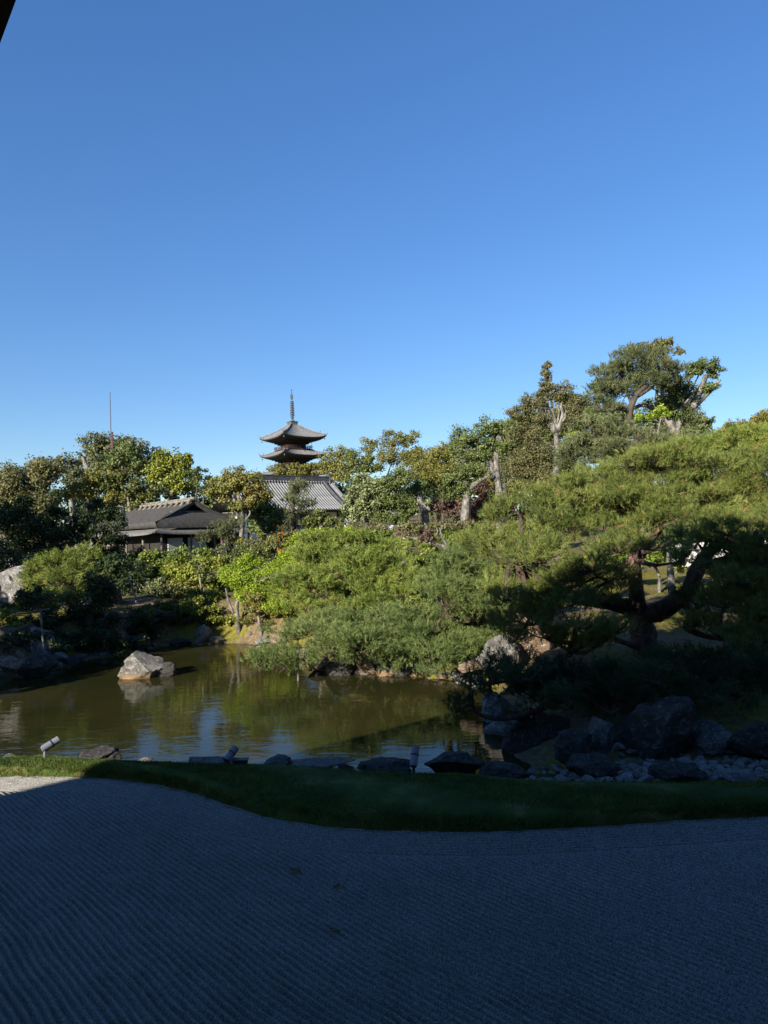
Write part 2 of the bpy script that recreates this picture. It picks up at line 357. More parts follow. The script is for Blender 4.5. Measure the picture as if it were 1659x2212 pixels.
patch2 = np.array([noise.noise(Vector((a * 5, b * 5, 2))) for a, b in bp_[:, :2]]); tint = np.clip(.32 + patch * .5 + patch2 * .5 + rg.normal(0, .16, nb_), 0, 1); V[:, 2, 2] += .018 * np.clip(patch2, 0, 1)
gr = link('grass', fast_mesh('grass', V.reshape(-1, 3), np.arange(nb_ * 3).reshape(-1, 3), np.repeat(tint, 3)), MAT['grass'])
ne = 9000; ie = rg.uniform(8, NL - 14, ne); te = rg.uniform(-.02, .07, ne); pe = strip_point(np.clip(te, 0, 1), ie); ae = rg.uniform(0, 6.28, ne); he = rg.uniform(.03, .075, ne) * (.5 + np.abs(np.sin(ie * 1.7) * np.sin(ie * .43 + 1)))
ve = np.stack([pe + np.stack([np.cos(ae) * .004, np.sin(ae) * .004, -.01 + 0 * ae], 1), pe - np.stack([np.cos(ae) * .004, np.sin(ae) * .004, .01 + 0 * ae], 1), pe + np.stack([rg.normal(0, .5, ne) * he, -np.abs(rg.normal(.5, .4, ne)) * he, he * rg.uniform(.1, 1, ne)], 1)], 1)
ed = link('edge_grass', fast_mesh('edge_grass', ve.reshape(-1, 3), np.arange(ne * 3).reshape(-1, 3), np.repeat(np.clip(rg.normal(.6, .3, ne), 0, 1), 3)), MAT['grass'], gr); ed['kind'] = 'stuff'
tag(gr, 'short clipped green turf growing on the strip beside the gravel', 'grass', kind='stuff')

# raked gravel court
m, n, o = new_mat('raked_gravel')
tc = n.nodes.new('ShaderNodeTexCoord')
v1 = N(n, 'ShaderNodeTexVoronoi', Scale=135.0); n.links.new(tc.outputs['Object'], v1.inputs['Vector'])
n1 = N(n, 'ShaderNodeTexNoise', Scale=60.0, Detail=6.0, Roughness=.8); n.links.new(tc.outputs['Object'], n1.inputs['Vector'])
n3 = N(n, 'ShaderNodeTexNoise', Scale=.7, Detail=4.0); n.links.new(tc.outputs['Object'], n3.inputs['Vector'])
cc = ramp(n, v1.outputs['Color'], [(.1, (.09, .085, .077)), (.5, (.185, .176, .161)), (.9, (.32, .305, .285))])
c2 = ramp(n, n3.outputs['Fac'], [(.3, (.80, .80, .80)), (.7, (1, 1, 1))])
mx = N(n, 'ShaderNodeMixRGB', blend_type='MULTIPLY'); mx.inputs[0].default_value = 1; n.links.new(cc, mx.inputs[1]); n.links.new(c2, mx.inputs[2])
p = N(n, 'ShaderNodeBsdfPrincipled', Roughness=.9); p.inputs['Specular IOR Level'].default_value = .15; n.links.new(mx.outputs[0], p.inputs['Base Color'])
ma = N(n, 'ShaderNodeMath', operation='SUBTRACT'); n.links.new(n1.outputs['Fac'], ma.inputs[0]); n.links.new(v1.outputs['Distance'], ma.inputs[1])
bp = N(n, 'ShaderNodeBump', Strength=.8, Distance=.006); n.links.new(ma.outputs[0], bp.inputs['Height']); n.links.new(bp.outputs[0], p.inputs['Normal']); n.links.new(p.outputs[0], o.inputs[0])
MAT['gravel'] = m
RA = math.radians(-45)                               # rake lines run forward-left
e1 = np.array([math.sin(RA), math.cos(RA)]); e2 = np.array([math.cos(RA), -math.sin(RA)])
per, amp = .058, .019
aa = np.arange(-1.5, 14.0, .11); bb = np.arange(-4.5, 9.5, per / 6)
AA, BB = np.meshgrid(aa, bb, indexing='ij')
wob = .06 * np.sin(AA * .55) + .02 * np.sin(AA * 1.7 + BB * .3) + .05 * np.sin(BB * .4) + .006 * np.sin(AA * 5.3 + BB * 2.1) + .004 * np.sin(AA * 9.1 - BB * 6)
rg = rng_of(11)
XY = AA[..., None] * e1 + BB[..., None] * e2
ph = (BB + wob) / per * 2 * math.pi
rag = np.array([noise.noise(Vector((a * 7, b * 7, 1))) for a, b in XY.reshape(-1, 2)]).reshape(AA.shape)
dedge = poly_sd(XY.reshape(-1, 2), np.concatenate([LAWN_NEAR, [[60, 7], [60, -60], [-60, -60], [-60, 9]]])).reshape(AA.shape)
border = .46
fade = sstep(border - .02, border + .10, -dedge)
Zg = .012 + fade * (amp * np.cos(ph) * (.75 + .55 * rag)) + rag * .004 - .01 * (1 - fade)
keep = (dedge < .1).ravel()
a_, b_ = AA.shape; I = np.arange(a_ * b_).reshape(a_, b_)
q = np.stack([I[:-1, :-1], I[1:, :-1], I[1:, 1:], I[:-1, 1:]], -1).reshape(-1, 4)
vis = (XY[..., 1] > 2.4) & (XY[..., 1] < 10.6) & (np.abs(XY[..., 0]) < .56 * XY[..., 1] + 1.4)
q = q[(keep & vis.ravel())[q].all(1)]
used = np.unique(q); re = np.zeros(a_ * b_, int); re[used] = np.arange(len(used))
gravel = link('gravel_court', fast_mesh('gravel_court', np.concatenate([XY, Zg[..., None]], -1).reshape(-1, 3)[used], re[q], smooth=True), MAT['gravel']); struct(gravel)
g = Geo(); g.grid(np.stack(np.meshgrid(np.linspace(-9, 9, 10), np.linspace(-6, 6.9, 8), indexing='ij') + [np.full((10, 8), -.012)], -1)); g.build('gravel_bed', MAT['gravel'], gravel)
# a few rake lines that follow the lawn's edge
nn = 420; ec = resample(LAWN_NEAR, nn); tn_ = np.gradient(ec, axis=0); nr = np.stack([tn_[:, 1], -tn_[:, 0]], 1); nr /= np.linalg.norm(nr, axis=1)[:, None]
ds = np.arange(-.04, border + .06, per / 7)
EX = np.zeros((nn, len(ds), 3))
for j, d in enumerate(ds):
    EX[:, j, :2] = ec + nr * d
    k = np.array([noise.noise(Vector((a * 7, b * 7, 1))) for a, b in EX[:, j, :2]])
    EX[:, j, 2] = .014 + amp * .8 * math.cos(d / per * 2 * math.pi) * (.8 + .5 * k) + k * .004 - .02 * sstep(border - .01, border + .06, d)
g = Geo(); g.grid(EX); g.build('raked_border', MAT['gravel'], gravel, smooth=True)

# ------------------------------------------------------------------ foliage builders
def leaf_quads(C, D, Nn, size, aspect, rg):
    """diamond leaves: centre C, direction D, normal Nn"""
    D = D / (np.linalg.norm(D, axis=1)[:, None] + 1e-9)
    B = np.cross(D, Nn); B /= np.linalg.norm(B, axis=1)[:, None] + 1e-9
    Nn = np.cross(B, D)
    L = size[:, None]; w = L * aspect
    v0 = C - D * L * .5; v2 = C + D * L * .5
    v1 = C - D * L * .05 + B * w * .5 + Nn * L * .08; v3 = C - D * L * .05 - B * w * .5 + Nn * L * .08
    return np.stack([v0, v1, v2, v3], 1)
def gd(px, py):
    """depth at which the ground is seen through a pixel"""
    ds = np.arange(8, 60, .1); q = EYE + ray(px, py) * ds[:, None]; below = q[:, 2] <= ground_z(q[:, 0], q[:, 1])
    return float(ds[np.argmax(below)]) if below.any() else 60.
def rand_dirs(rg, n):
    d = rg.normal(size=(n, 3)); return d / np.linalg.norm(d, axis=1)[:, None]
SC = 768 / 1659.0
def crown_arrays(clumps, dens, lsize, rg, aspect=.66, subk=1.0, droop=0.0):
    """clumps: list of (centre, radii(3), px_area, d).  returns quads, tints, sub-cluster centres"""
    Q, T, SUB = [], [], []
    for c, r, area, d in clumps:
        s = 2.5 * d / 709 * lsize
        nl = int(area * dens * 2.6 / (lsize ** 2)); rm = (r[0] * r[1] * r[2]) ** (1 / 3)
        ns = int(np.clip(nl / 75, 8, 90) * subk)
        dr = rand_dirs(rg, ns); dr[:, 2] = dr[:, 2] * .9 + .12
        rad = rg.uniform(.25, 1.0, ns) ** .6 * rg.choice([1, 1, 1, 1.22], ns)
        sc = c + dr * rad[:, None] * r * .86
        sr = rm * rg.uniform(.14, .46, ns)
        SUB.append((c, sc))
        wts = sr ** 2; cnt = rg.multinomial(nl, wts / wts.sum())
        idx = np.repeat(np.arange(ns), cnt)
        dl = rand_dirs(rg, nl); rr = rg.random(nl) ** .45; far_ = rg.random(nl) < .14; rr[far_] *= rg.uniform(1.0, 1.75, far_.sum())
        ell = np.array([1.15, 1.15, .8])
        C = sc[idx] + dl * (rr * sr[idx])[:, None] * ell + rg.normal(0, s * .35, (nl, 3))
        C[:, 2] -= droop * rr * sr[idx]
        out = dl * .6 + dr[idx] * .5 + np.array([0, 0, .55]) + rg.normal(0, .55, (nl, 3))
        D = rand_dirs(rg, nl) + dl * .5; D[:, 2] -= .25
        Q.append(leaf_quads(C, D, out, s * rg.uniform(.65, 1.35, nl), aspect, rg))
        base = rg.normal(.42, .13, ns)
        T.append(np.clip(base[idx] + rg.normal(0, .14, nl) + .10 * dl[:, 2], 0, 1))
    Q = np.concatenate(Q); T = np.concatenate(T)
    return Q, T, SUB
def mk_clumps(cl, d):
    out = []
    for c in cl:
        px, py, rx, ry = c[:4]; dd = d + (c[4] if len(c) > 4 else 0)
        k = dd / F; cen = P(px, py, dd); rdep = max(.8 * rx, .55 * (rx + ry) / 2) * k
        out.append((cen, np.array([rx * k, rdep, ry * k]), math.pi * rx * ry * SC * SC, dd))
    return out
SEED = [100]
def limb(g, a, b, r0, r1, rg, sag=.12, n=7, sides=6):
    a, b = np.asarray(a, float), np.asarray(b, float); L = np.linalg.norm(b - a)
    mid1 = a + (b - a) * .35 + rg.normal(0, .07, 3) * L + np.array([0, 0, sag * L]); mid2 = a + (b - a) * .7 + rg.normal(0, .06, 3) * L + np.array([0, 0, sag * .6 * L])
    g.tube(smooth_path([a, mid1, mid2, b], n), [r0, r1], sides, int(rg.integers(1e6)), .12, cap=False)
def tree(name, label, d, base, cl, pal, bark='bark_grey', trunk=None, tr=.12, dens=1.0, leaf=1.0, cat='tree', group=None, limbs=(), aspect=.66, subk=1.0, twigs=True, droop=0.0, bx=None):
    """base: px x of the foot.  trunk: px polyline upwards.  limbs: extra px polylines (pts, r0, r1)"""
    SEED[0] += 7; rg = rng_of(SEED[0])
    clumps = mk_clumps(cl, d); leaf *= rg.uniform(.8, 1.05)
    foot = P(base, 1200, d); foot[2] = gz(foot[0], foot[1]) - .05
    root = thing(name, label, cat, foot, 0, group)
    L = foot
    top = max(cl, key=lambda c: c[2] * c[3])
    pts = [P(x, y, d) for x, y in trunk] if trunk else [foot + (P(top[0], top[1], d) - foot) * .55 + np.array([rg.normal(0, .15), rg.normal(0, .15), 0]), P(top[0], top[1] + top[3] * .1, d)]
    path = smooth_path([foot] + pts, 14)
    g = Geo(); g.tube(path - L, [tr * 1.35, tr * 1.05, tr * .9, tr * .75, tr * .45], 9, SEED[0], .16)
    g.build('trunk', MAT[bark], root, smooth=True)
    g = Geo(); any_ = False
    for pl, r0, r1 in limbs:
        any_ = True; q = smooth_path([P(*(x if len(x) == 3 else (x[0], x[1], d))) for x in pl], max(6, 4 * len(pl))); g.tube(q - L, [r0, (r0 + r1) / 2, r1], 8, int(rg.integers(1e6)), .18)
    Q, T, SUB = crown_arrays(clumps, dens, leaf, rg, aspect, subk, droop)
    if twigs:
        for c, sc in SUB:
            zc = np.clip(c[2] - np.linalg.norm(c[:2] - path[-1][:2]) * .4, path[3][2], path[-1][2]); k = int(np.argmin(np.abs(path[:, 2] - zc)))
            if np.linalg.norm(path[k] - c) > .25: limb(g, path[k] - L, c - L, min(.06, tr * .34), min(.03, tr * .13), rg, .06); any_ = True
            for s_ in sc[rg.permutation(len(sc))[:9]]: limb(g, c - L, c + (s_ - c) * 1.15 - L, min(.025, tr * .13), .008, rg, .0, 4, 4)
    if any_: g.build('limbs', MAT[bark], root, smooth=True)
    me = fast_mesh('crown', (Q - L).reshape(-1, 3), np.arange(len(Q) * 4).reshape(-1, 4), np.repeat(T, 4))
    link('crown', me, MAT[pal], root)
    return root

TUFT_TRIS = 13
def tuft_tris(C, D, length, rg, width, k=TUFT_TRIS, spread=.5):
    n = len(C); D = D / np.linalg.norm(D, axis=1)[:, None]
    dirs = D[:, None, :] + rg.normal(0, spread, (n, k, 3)); dirs /= np.linalg.norm(dirs, axis=2)[..., None]
    Ln = length[:, None] * rg.uniform(.6, 1.15, (n, k))
    st = C[:, None, :] + D[:, None, :] * (length[:, None, None] * rg.uniform(-.6, .25, (n, k))[..., None])
    tip = st + dirs * Ln[..., None]
    sd = np.cross(dirs, rg.normal(size=(n, k, 3))); sd /= np.linalg.norm(sd, axis=2)[..., None]
    w = (width * rg.uniform(.7, 1.3, (n, k)))[..., None] * sd
    return np.stack([st - w * .5, st + w * .5, tip], 2).reshape(-1, 3, 3)
def pads_in_poly(poly, n, seed, rx, asp, dfun, jit=.8):
    rg = rng_of(seed); poly = np.array(poly, float); lo, hi = poly.min(0), poly.max(0); out = []; tries = 0
    while len(out) < n and tries < 8000:
        tries += 1; p = rg.uniform(lo, hi)
        if poly_sd(p[None], poly)[0] > 0: continue
        r = rg.uniform(*rx)
        if any((p[0] - o[0]) ** 2 / (r * .95) ** 2 + (p[1] - o[1]) ** 2 / (r * asp * .95) ** 2 < jit for o in out): continue
        out.append((p[0], p[1], r, r * asp * rg.uniform(.8, 1.25), dfun(p[0], p[1]) + rg.normal(0, .35)))
    return out
def pine(name, label, d, base, pads, pal, trunk, tr, limbs=(), dens=1.0, nl=.12, group=None, bark='bark_pine', width=.0088, cat='pine tree', twigs=True, up=.75, candles=0.03):
    """pads: (px, py, rx, ry, depth): flat needle pads of a trained pine"""
    SEED[0] += 7; rg = rng_of(SEED[0])
    foot = P(base[0], 1200, d); foot[2] = gz(foot[0], foot[1]) - .08
    root = thing(name, label, cat, foot, 0, group); L = foot
    pts = [P(*(q if len(q) == 3 else (q[0], q[1], d))) for q in trunk]
    path = smooth_path([foot] + pts, 5 * len(pts) + 5)
    g = Geo(); g.tube(path - L, [tr * 1.3, tr * 1.02, tr * .95, tr * .85, tr * .6], 12, SEED[0], .14); g.build('trunk', MAT[bark], root, smooth=True)
    g = Geo(); nodes = [path[len(path) // 2:]]
    for pl, r0, r1 in limbs:
        q = smooth_path([P(*(x if len(x) == 3 else (x[0], x[1], d))) for x in pl], 6 * len(pl)); g.tube(q - L, [r0, (r0 + r1) * .55, r1], 9, int(rg.integers(1e6)), .16); nodes.append(q)
    nodes = np.concatenate(nodes)
    TR, TT = [], []
    for px, py, rx, ry, dd in pads:
        k = dd / F; c = P(px, py, dd); R = np.array([rx * k, max(rx * .75 * k, .2), ry * k])
        area = math.pi * rx * ry * SC * SC
        s = nl * max(1.0, (dd / 20) ** .7)
        pxm = 709 / dd
        nt_ = int(area * 3.3 * dens / (s * pxm) ** 1.35); nt_ = max(nt_, 25)
        # sprays: small bunches of tufts
        nsp = max(6, nt_ // 15)
        a = rg.uniform(0, 6.28, nsp); r_ = rg.random(nsp) ** .5
        sx = np.stack([np.cos(a) * r_, np.sin(a) * r_], 1)
        h = np.sqrt(np.clip(1 - r_ ** 2, 0, 1)) * rg.uniform(.45, 1.2, nsp) - .9 * (rg.random(nsp) < .12) + sx[:, 0] * rg.normal(0, .3) + sx[:, 1] * rg.normal(0, .3)
        sp = np.concatenate([sx, h[:, None]], 1); dirs = np.concatenate([sx * .8, np.full((nsp, 1), up)], 1) + rg.normal(0, .3, (nsp, 3))
        idx = rg.integers(0, nsp, nt_)
        C = c + sp[idx] * R + rg.normal(0, s * .62, (nt_, 3)) * np.array([1.25, 1.25, 1.0])
        D = dirs[idx] + rg.normal(0, .28, (nt_, 3))
        TR.append(tuft_tris(C, D, np.full(nt_, s), rg, width * max(1, dd / 14)))
        t0 = np.clip(rg.normal(.36, .09) + rg.normal(0, .11, nsp)[idx] + rg.normal(0, .08, nt_), 0, .66)
        cd = rg.random(nt_) < candles; t0[cd] = rg.uniform(.8, 1.0, cd.sum())
        TT.append(np.repeat(t0, TUFT_TRIS))
        if twigs:
            j = int(np.argmin(((nodes - c) ** 2).sum(1))); low = c - np.array([0, 0, R[2] * .5])
            limb(g, nodes[j] - L, low - L, min(.05, tr * .3) + .008 * np.linalg.norm(nodes[j] - c), .014, rg, .03, 7, 6)
            for s_ in sp[rg.permutation(nsp)[:13]]: limb(g, low - L, c + s_ * R * np.array([1, 1, .7]) - L, .012, .004, rg, -.05, 4, 4)
    g.build('limbs', MAT[bark], root, smooth=True)
    TR = np.concatenate(TR); TT = np.concatenate(TT)
    link('needles', fast_mesh('needles', (TR - L).reshape(-1, 3), np.arange(len(TR) * 3).reshape(-1, 3), np.repeat(TT, 3)), MAT[pal], root)
    return root

# ------------------------------------------------------------------ buildings
MAT['tile'] = rough_mat('roof_tile', [(.35, (.12, .124, .13)), (.55, (.165, .17, .175)), (.7, (.20, .20, .205))], scale=1.2, rough=.6, bump=.3, spec=.4)
MAT['tile_dark'] = rough_mat('ridge_tile', [(.35, (.03, .032, .036)), (.65, (.065, .068, .073))], scale=3, rough=.6, bump=.3)
MAT['tile_pag'] = rough_mat('pagoda_tile', [(.32, (.06, .062, .066)), (.5, (.125, .128, .135)), (.68, (.215, .22, .228))], scale=3.2, rough=.75, bump=.4, bdist=.05)
MAT['wood_dark'] = rough_mat('weathered_timber', [(.35, (.011, .009, .008)), (.65, (.028, .023, .02))], scale=6, bump=.3, stretch=(1, 1, .2))
MAT['wood_red'] = rough_mat('faded_red_timber', [(.35, (.03, .014, .012)), (.65, (.065, .03, .025))], scale=6, bump=.2)
MAT['vermilion'] = rough_mat('vermilion_paint', [(.35, (.42, .055, .02)), (.65, (.58, .09, .03))], scale=4, bump=.1, rough=.6)
MAT['bronze'] = rough_mat('aged_bronze', [(.35, (.04, .046, .046)), (.65, (.10, .112, .11))], scale=5, rough=.6, bump=.2)
MAT['plaster'] = rough_mat('white_plaster', [(.3, (.52, .51, .48)), (.7, (.66, .65, .62))], scale=2, bump=.1, rough=.9)
MAT['thatch'] = rough_mat('thatch', [(.3, (.026, .025, .024)), (.55, (.058, .055, .052)), (.75, (.095, .09, .085))], scale=9, bump=.9, bscale=30, bdist=.05, stretch=(1, 1, .3))
MAT['bark_roof'] = rough_mat('bark_shingle', [(.3, (.06, .058, .056)), (.6, (.13, .126, .122))], scale=7, bump=.5, bscale=40, bdist=.02)
MAT['gutter'] = rough_mat('grey_gutter', [(.3, (.10, .10, .10)), (.7, (.16, .16, .16))], scale=5, bump=0, rough=.5)

# the hall whose veranda the camera stands on (its eave is the dark corner top left; its roof shades the court)
def uv(u, v, z): return np.array([u, v, z], float)
hall = thing('veranda_hall', 'dark timber hall with deep eaves showing only an eave edge at top left corner', 'hall', (0, 0, 0), TH)
UE, UW, VN, VS, ZE = .588, -13.0, 6.42, -24.0, 5.0
def roof_pt(s, t, side):                             # concave hipped roof
    ze = ZE + .12
    er = [(UE, VS), (UE, VN), (UW, VN), (UW, VS)]; rr = [(-6.2, -18.), (-6.2, 1.6), (-6.2, 1.6), (-6.2, -18.)]
    a, b = er[side], er[(side + 1) % 4]; c, d = rr[side], rr[(side + 1) % 4]
    x0 = a[0] + (b[0] - a[0]) * s; y0 = a[1] + (b[1] - a[1]) * s; x1 = c[0] + (d[0] - c[0]) * s; y1 = c[1] + (d[1] - c[1]) * s
    lift = .22 * abs(2 * s - 1) ** 6 * (1 - t) ** 2
    return np.array([x0 + (x1 - x0) * t, y0 + (y1 - y0) * t, ze + 5.7 * (.72 * t + .28 * t * t) + lift])
g = Geo()
for sd in range(4):
    g.grid(np.array([[roof_pt(s, t, sd) for t in np.linspace(0, 1, 8)] for s in np.linspace(0, 1, 25)]))
g.build('roof', MAT['tile_dark'], hall, smooth=True)
g = Geo()
for (a, b) in [((UE, VS), (UE, VN)), ((UE, VN), (UW, VN)), ((UW, VN), (UW, VS)), ((UW, VS), (UE, VS))]:
    cx, cy = (a[0] + b[0]) / 2, (a[1] + b[1]) / 2; L_ = math.hypot(b[0] - a[0], b[1] - a[1]); vert = abs(a[0] - b[0]) < .1
    ins = .07 * (1 if (vert and a[0] > -5) or (not vert and a[1] > 0) else -1)
    g.box((cx - (ins if vert else 0), cy - (0 if vert else ins), ZE + .02), ((.12 if vert else L_ - .3), (L_ - .3 if vert else .12), .17))
g.build('eave_board', MAT['wood_dark'], hall)
g = Geo(); g.box(((UE + UW) / 2, (VN + VS) / 2, ZE + .06), (UE - UW - .4, VN - VS - .4, .06)); g.build('soffit', MAT['wood_dark'], hall)
g = Geo(); g.tube([(UE - .22, VS + 1, ZE - .03), (UE - .22, VN - .4, ZE - .03)], [.035], 8); g.build('gutter', MAT['gutter'], hall)
for k in range(60):                                  # rafters of the eave in view
    g = Geo(); g.box((UE - .85, VN - .35 - k * .42, ZE - .02), (1.4, .07, .09)); g.build('rafter', MAT['wood_dark'], hall)
g = Geo(); g.box(((UW - 2.4) / 2 , (VN - 2.2 + VS) / 2, 2.9), (-2.4 - UW - 3, VN - VS - 5.5, 4.2)); g.build('wall', MAT['wood_dark'], hall)
g = Geo(); g.box((-6.5, -9.2, 1.42), (13.0 , 28.0, .12)); g.build('veranda_floor', MAT['wood_dark'], hall)
for k in range(9):
    g = Geo(); g.box((-.25, 4.4 - k * 3.2, 3.25), (.18, .18, 3.5)); g.build('post', MAT['wood_dark'], hall)
    g = Geo(); g.box((-.35, 4.4 - k * 3.2, .66), (.2, .2, 1.36)); g.build('floor_post', MAT['wood_dark'], hall)

# unseen wing added right of the view to cut skylight on the gravel
ew = thing('temple_wing', 'dark timber wing of the temple standing right of the view', 'hall', (0, 0, 0), TH)
g = Geo(); w0, w1, q0, q1 = 1.6, 20., -15., -4.2
for sgn, qa in ((1, q0), (-1, q1)):
    qm = (q0 + q1) / 2
    g.grid(np.array([[(x, qa + (qm - qa) * t, 4.9 + 4.2 * (.75 * t + .25 * t * t)) for t in np.linspace(0, 1, 8)] for x in (np.linspace(w0, w1, 6) if sgn < 0 else np.linspace(w1, w0, 6))]))
g.build('roof', MAT['tile_dark'], ew)
g = Geo(); g.box(((w0 + w1) / 2, (q0 + q1) / 2, 4.8), (w1 - w0 - .1, q1 - q0 - .1, .12)); g.build('soffit', MAT['wood_dark'], ew)
g = Geo(); g.box(((w0 + w1) / 2 + .5, (q0 + q1) / 2, 2.4), (w1 - w0 - 2.5, q1 - q0 - 3, 4.7)); g.build('wall', MAT['wood_dark'], ew)
for k in range(7):
    g = Geo(); g.box((w0 + .8 + k * 2.9, q1 - .8, 2.4), (.2, .2, 4.7)); g.build('post', MAT['wood_dark'], ew)

# pagoda
PD = 190.0
apex = P(632, 918, PD); pz = apex[2]
pag = thing('pagoda', 'five storey wooden pagoda with grey tiled roofs rising behind the trees', 'pagoda', (apex[0], apex[1], land(apex[0], apex[1])), TH - math.radians(2))
pb = float(land(apex[0], apex[1])); TOPZ = pz - pb          # base of the spire, local
def pag_roof(z_eave, w, wt, h, lift, ribs):
    sd = np.linspace(-1, 1, ribs * 4 + 1); tt = np.linspace(0, 1, 9); G_ = Geo()
    for q in range(4):
        X = np.zeros((len(sd), len(tt), 3))
        for j, t in enumerate(tt):
            hw = w + (wt - w) * t
            corr = .055 * np.cos(sd * ribs * math.pi) * (np.abs(sd) < .98)
            z = z_eave + h * (.68 * t + .32 * t * t) + lift * np.abs(sd) ** 3 * (1 - t) ** 1.6 + corr
            x, y = sd * hw, np.full(len(sd), -hw)
            c, s = math.cos(q * math.pi / 2), math.sin(q * math.pi / 2)
            X[:, j] = np.stack([x * c - y * s, x * s + y * c, z], 1)
        G_.grid(X)
    return G_
W_ = 6.55; ST = 4.75; EZ = TOPZ - 3.95
for tier in range(5):
    ez = EZ - tier * ST - (.0 if tier < 4 else .2)
    top = tier == 0
    wt, h = (.95, 3.95) if top else (3.3, 1.75)
    rf = pag_roof(ez, W_ + tier * .06, wt, h, .75, 38).build('roof', MAT['tile_pag'], pag, smooth=True)
    # eave fascia and underside
    sdl = np.linspace(-1, 1, 25); g = Geo()
    for q in range(4):
        X = np.zeros((25, 5, 3)); c, s = math.cos(q * math.pi / 2), math.sin(q * math.pi / 2)
        for j, (f_, dz) in enumerate([(W_ + .02 + tier * .06, -.03), (W_ - .06, -.30), (W_ - .5, -.42), (4.4, -.75), (2.5, -.55)]):
            lf = .75 * np.abs(sdl) ** 3 * (max(0, (f_ - 2.5) / (W_ - 2.5))) ** 1.6
            x, y = sdl * f_, np.full(25, -f_); X[:, j] = np.stack([x * c - y * s, x * s + y * c, ez + dz + lf], 1)
        g.grid(X)
    g.build('eave_soffit', MAT['wood_dark'], pag)
    for q in range(4):                               # corner ridges with end tiles
        c, s = math.cos(q * math.pi / 2 + math.pi / 4), math.sin(q * math.pi / 2 + math.pi / 4); pts = []
        for t in np.linspace(-.01, 1, 9):
            hw = (W_ + tier * .06 + (wt - W_) * t) * math.sqrt(2); tp = max(t, 0)
            pts.append((hw * c, hw * s, ez + h * (.68 * tp + .32 * tp * tp) + .75 * (1 - tp) ** 1.6 + .14))
        g = Geo(); g.tube(pts, [.22, .2, .18], 6); hr = g.build('hip_ridge', MAT['tile_pag'], pag)
        for t_i in (0, 2):
            p_ = np.array(pts[t_i]); g = Geo(); g.tube([p_ + (0, 0, .05), p_ + np.array([.18 * c, .18 * s, .42]), p_ + np.array([.36 * c, .36 * s, .72])], [.16, .12, .03], 6); g.build('demon_tile', MAT['tile_pag'], hr)
        g = Geo(); p_ = np.array(pts[0]); bx_ = p_ * np.array([.93, .93, 1]); g.lathe([(.02, -.55), (.03, -.9), (.13, -.95), (.17, -1.3)], (bx_[0], bx_[1], bx_[2]), 8); g.build('wind_bell', MAT['bronze'], pag)
    # body, brackets, balcony
    g = Geo(); g.box((0, 0, ez - 1.75), (5.0, 5.0, 3.4)); g.build('body', MAT['wood_dark'], pag)
    for k in range(3):
        g = Geo(); g.box((0, 0, ez - .55 - .38 * k), (8.6 - 1.2 * k, 8.6 - 1.2 * k, .3)); g.build('bracket_tier', MAT['wood_dark'], pag)
    if tier < 4:
        bz = ez - 2.75
        g = Geo(); g.box((0, 0, bz - .1), (7.5, 7.5, .22)); bal = g.build('balcony', MAT['wood_red'], pag)
        for q in range(4):
            rz = q * math.pi / 2; c, s = math.cos(rz), math.sin(rz)
            for zz in (.28, .52, .78):
                g = Geo(); g.box((3.66 * s, -3.66 * c, bz + zz), (7.7, .1, .09), rz); g.build('rail', MAT['wood_red'], bal)
            for k in range(7):
                xk = -3.6 + k * 1.2; g = Geo(); g.box((xk * c + 3.66 * s, xk * s - 3.66 * c, bz + .4), (.1, .1, .8)); g.build('rail_post', MAT['wood_red'], bal)
g = Geo(); g.box((0, 0, (EZ - 4 * ST - 3) / 2), (6.2, 6.2, EZ - 4 * ST - 2.6)); g.build('ground_storey', MAT['wood_dark'], pag)
sp = Geo(); sp.box((0, 0, TOPZ + .38), (2.1, 2.1, .8)); sp.box((0, 0, TOPZ + .82), (2.35, 2.35, .12)); spb = sp.build('spire_base', MAT['bronze'], pag)
g = Geo(); g.lathe([(.62, .88), (.6, 1.1), (.45, 1.35), (.22, 1.5), (.22, 1.62), (.5, 1.95), (.44, 2.1), (.2, 2.12)], (0, 0, TOPZ), 14); g.build('inverted_bowl', MAT['bronze'], pag)
g = Geo(); g.lathe([(.17, 1.9), (.13, 7.0), (.08, 9.6)], (0, 0, TOPZ), 10); shaft = g.build('spire_shaft', MAT['bronze'], pag)
for k in range(9):
    g = Geo(); r = .60 - .012 * k; z = 2.45 + k * .475; g.lathe([(.16, z), (r, z - .06), (r + .03, z + .06), (r, z + .17), (.16, z + .13)], (0, 0, TOPZ), 16); g.build('spire_ring', MAT['bronze'], pag)
for q in range(4):
    c, s = math.cos(q * math.pi / 2), math.sin(q * math.pi / 2); g = Geo()
    g.add([(0.1 * c, .1 * s, TOPZ + 6.85), (.36 * c, .36 * s, TOPZ + 7.0), (.40 * c, .40 * s, TOPZ + 7.9), (.32 * c, .32 * s, TOPZ + 8.25), (.1 * c, .1 * s, TOPZ + 8.0)], [(0, 1, 2, 3, 4)]); o_ = g.build('flame_fin', MAT['bronze'], pag)
    sm = o_.modifiers.new('thick', 'SOLIDIFY'); sm.thickness = .06
for z, r in ((8.65, .2), (9.45, .2)):
    g = Geo(); g.lathe([(.03, z - r), (r * .8, z - r * .5), (r, z), (r * .75, z + r * .6), (.02, z + r * 1.3)], (0, 0, TOPZ), 10); g.build('jewel', MAT['bronze'], pag)
g = Geo(); g.box((3.0, -4.6, EZ - 1.6), (.06, .06, 3.6)); g.build('lightning_conductor', MAT['gutter'], pag)

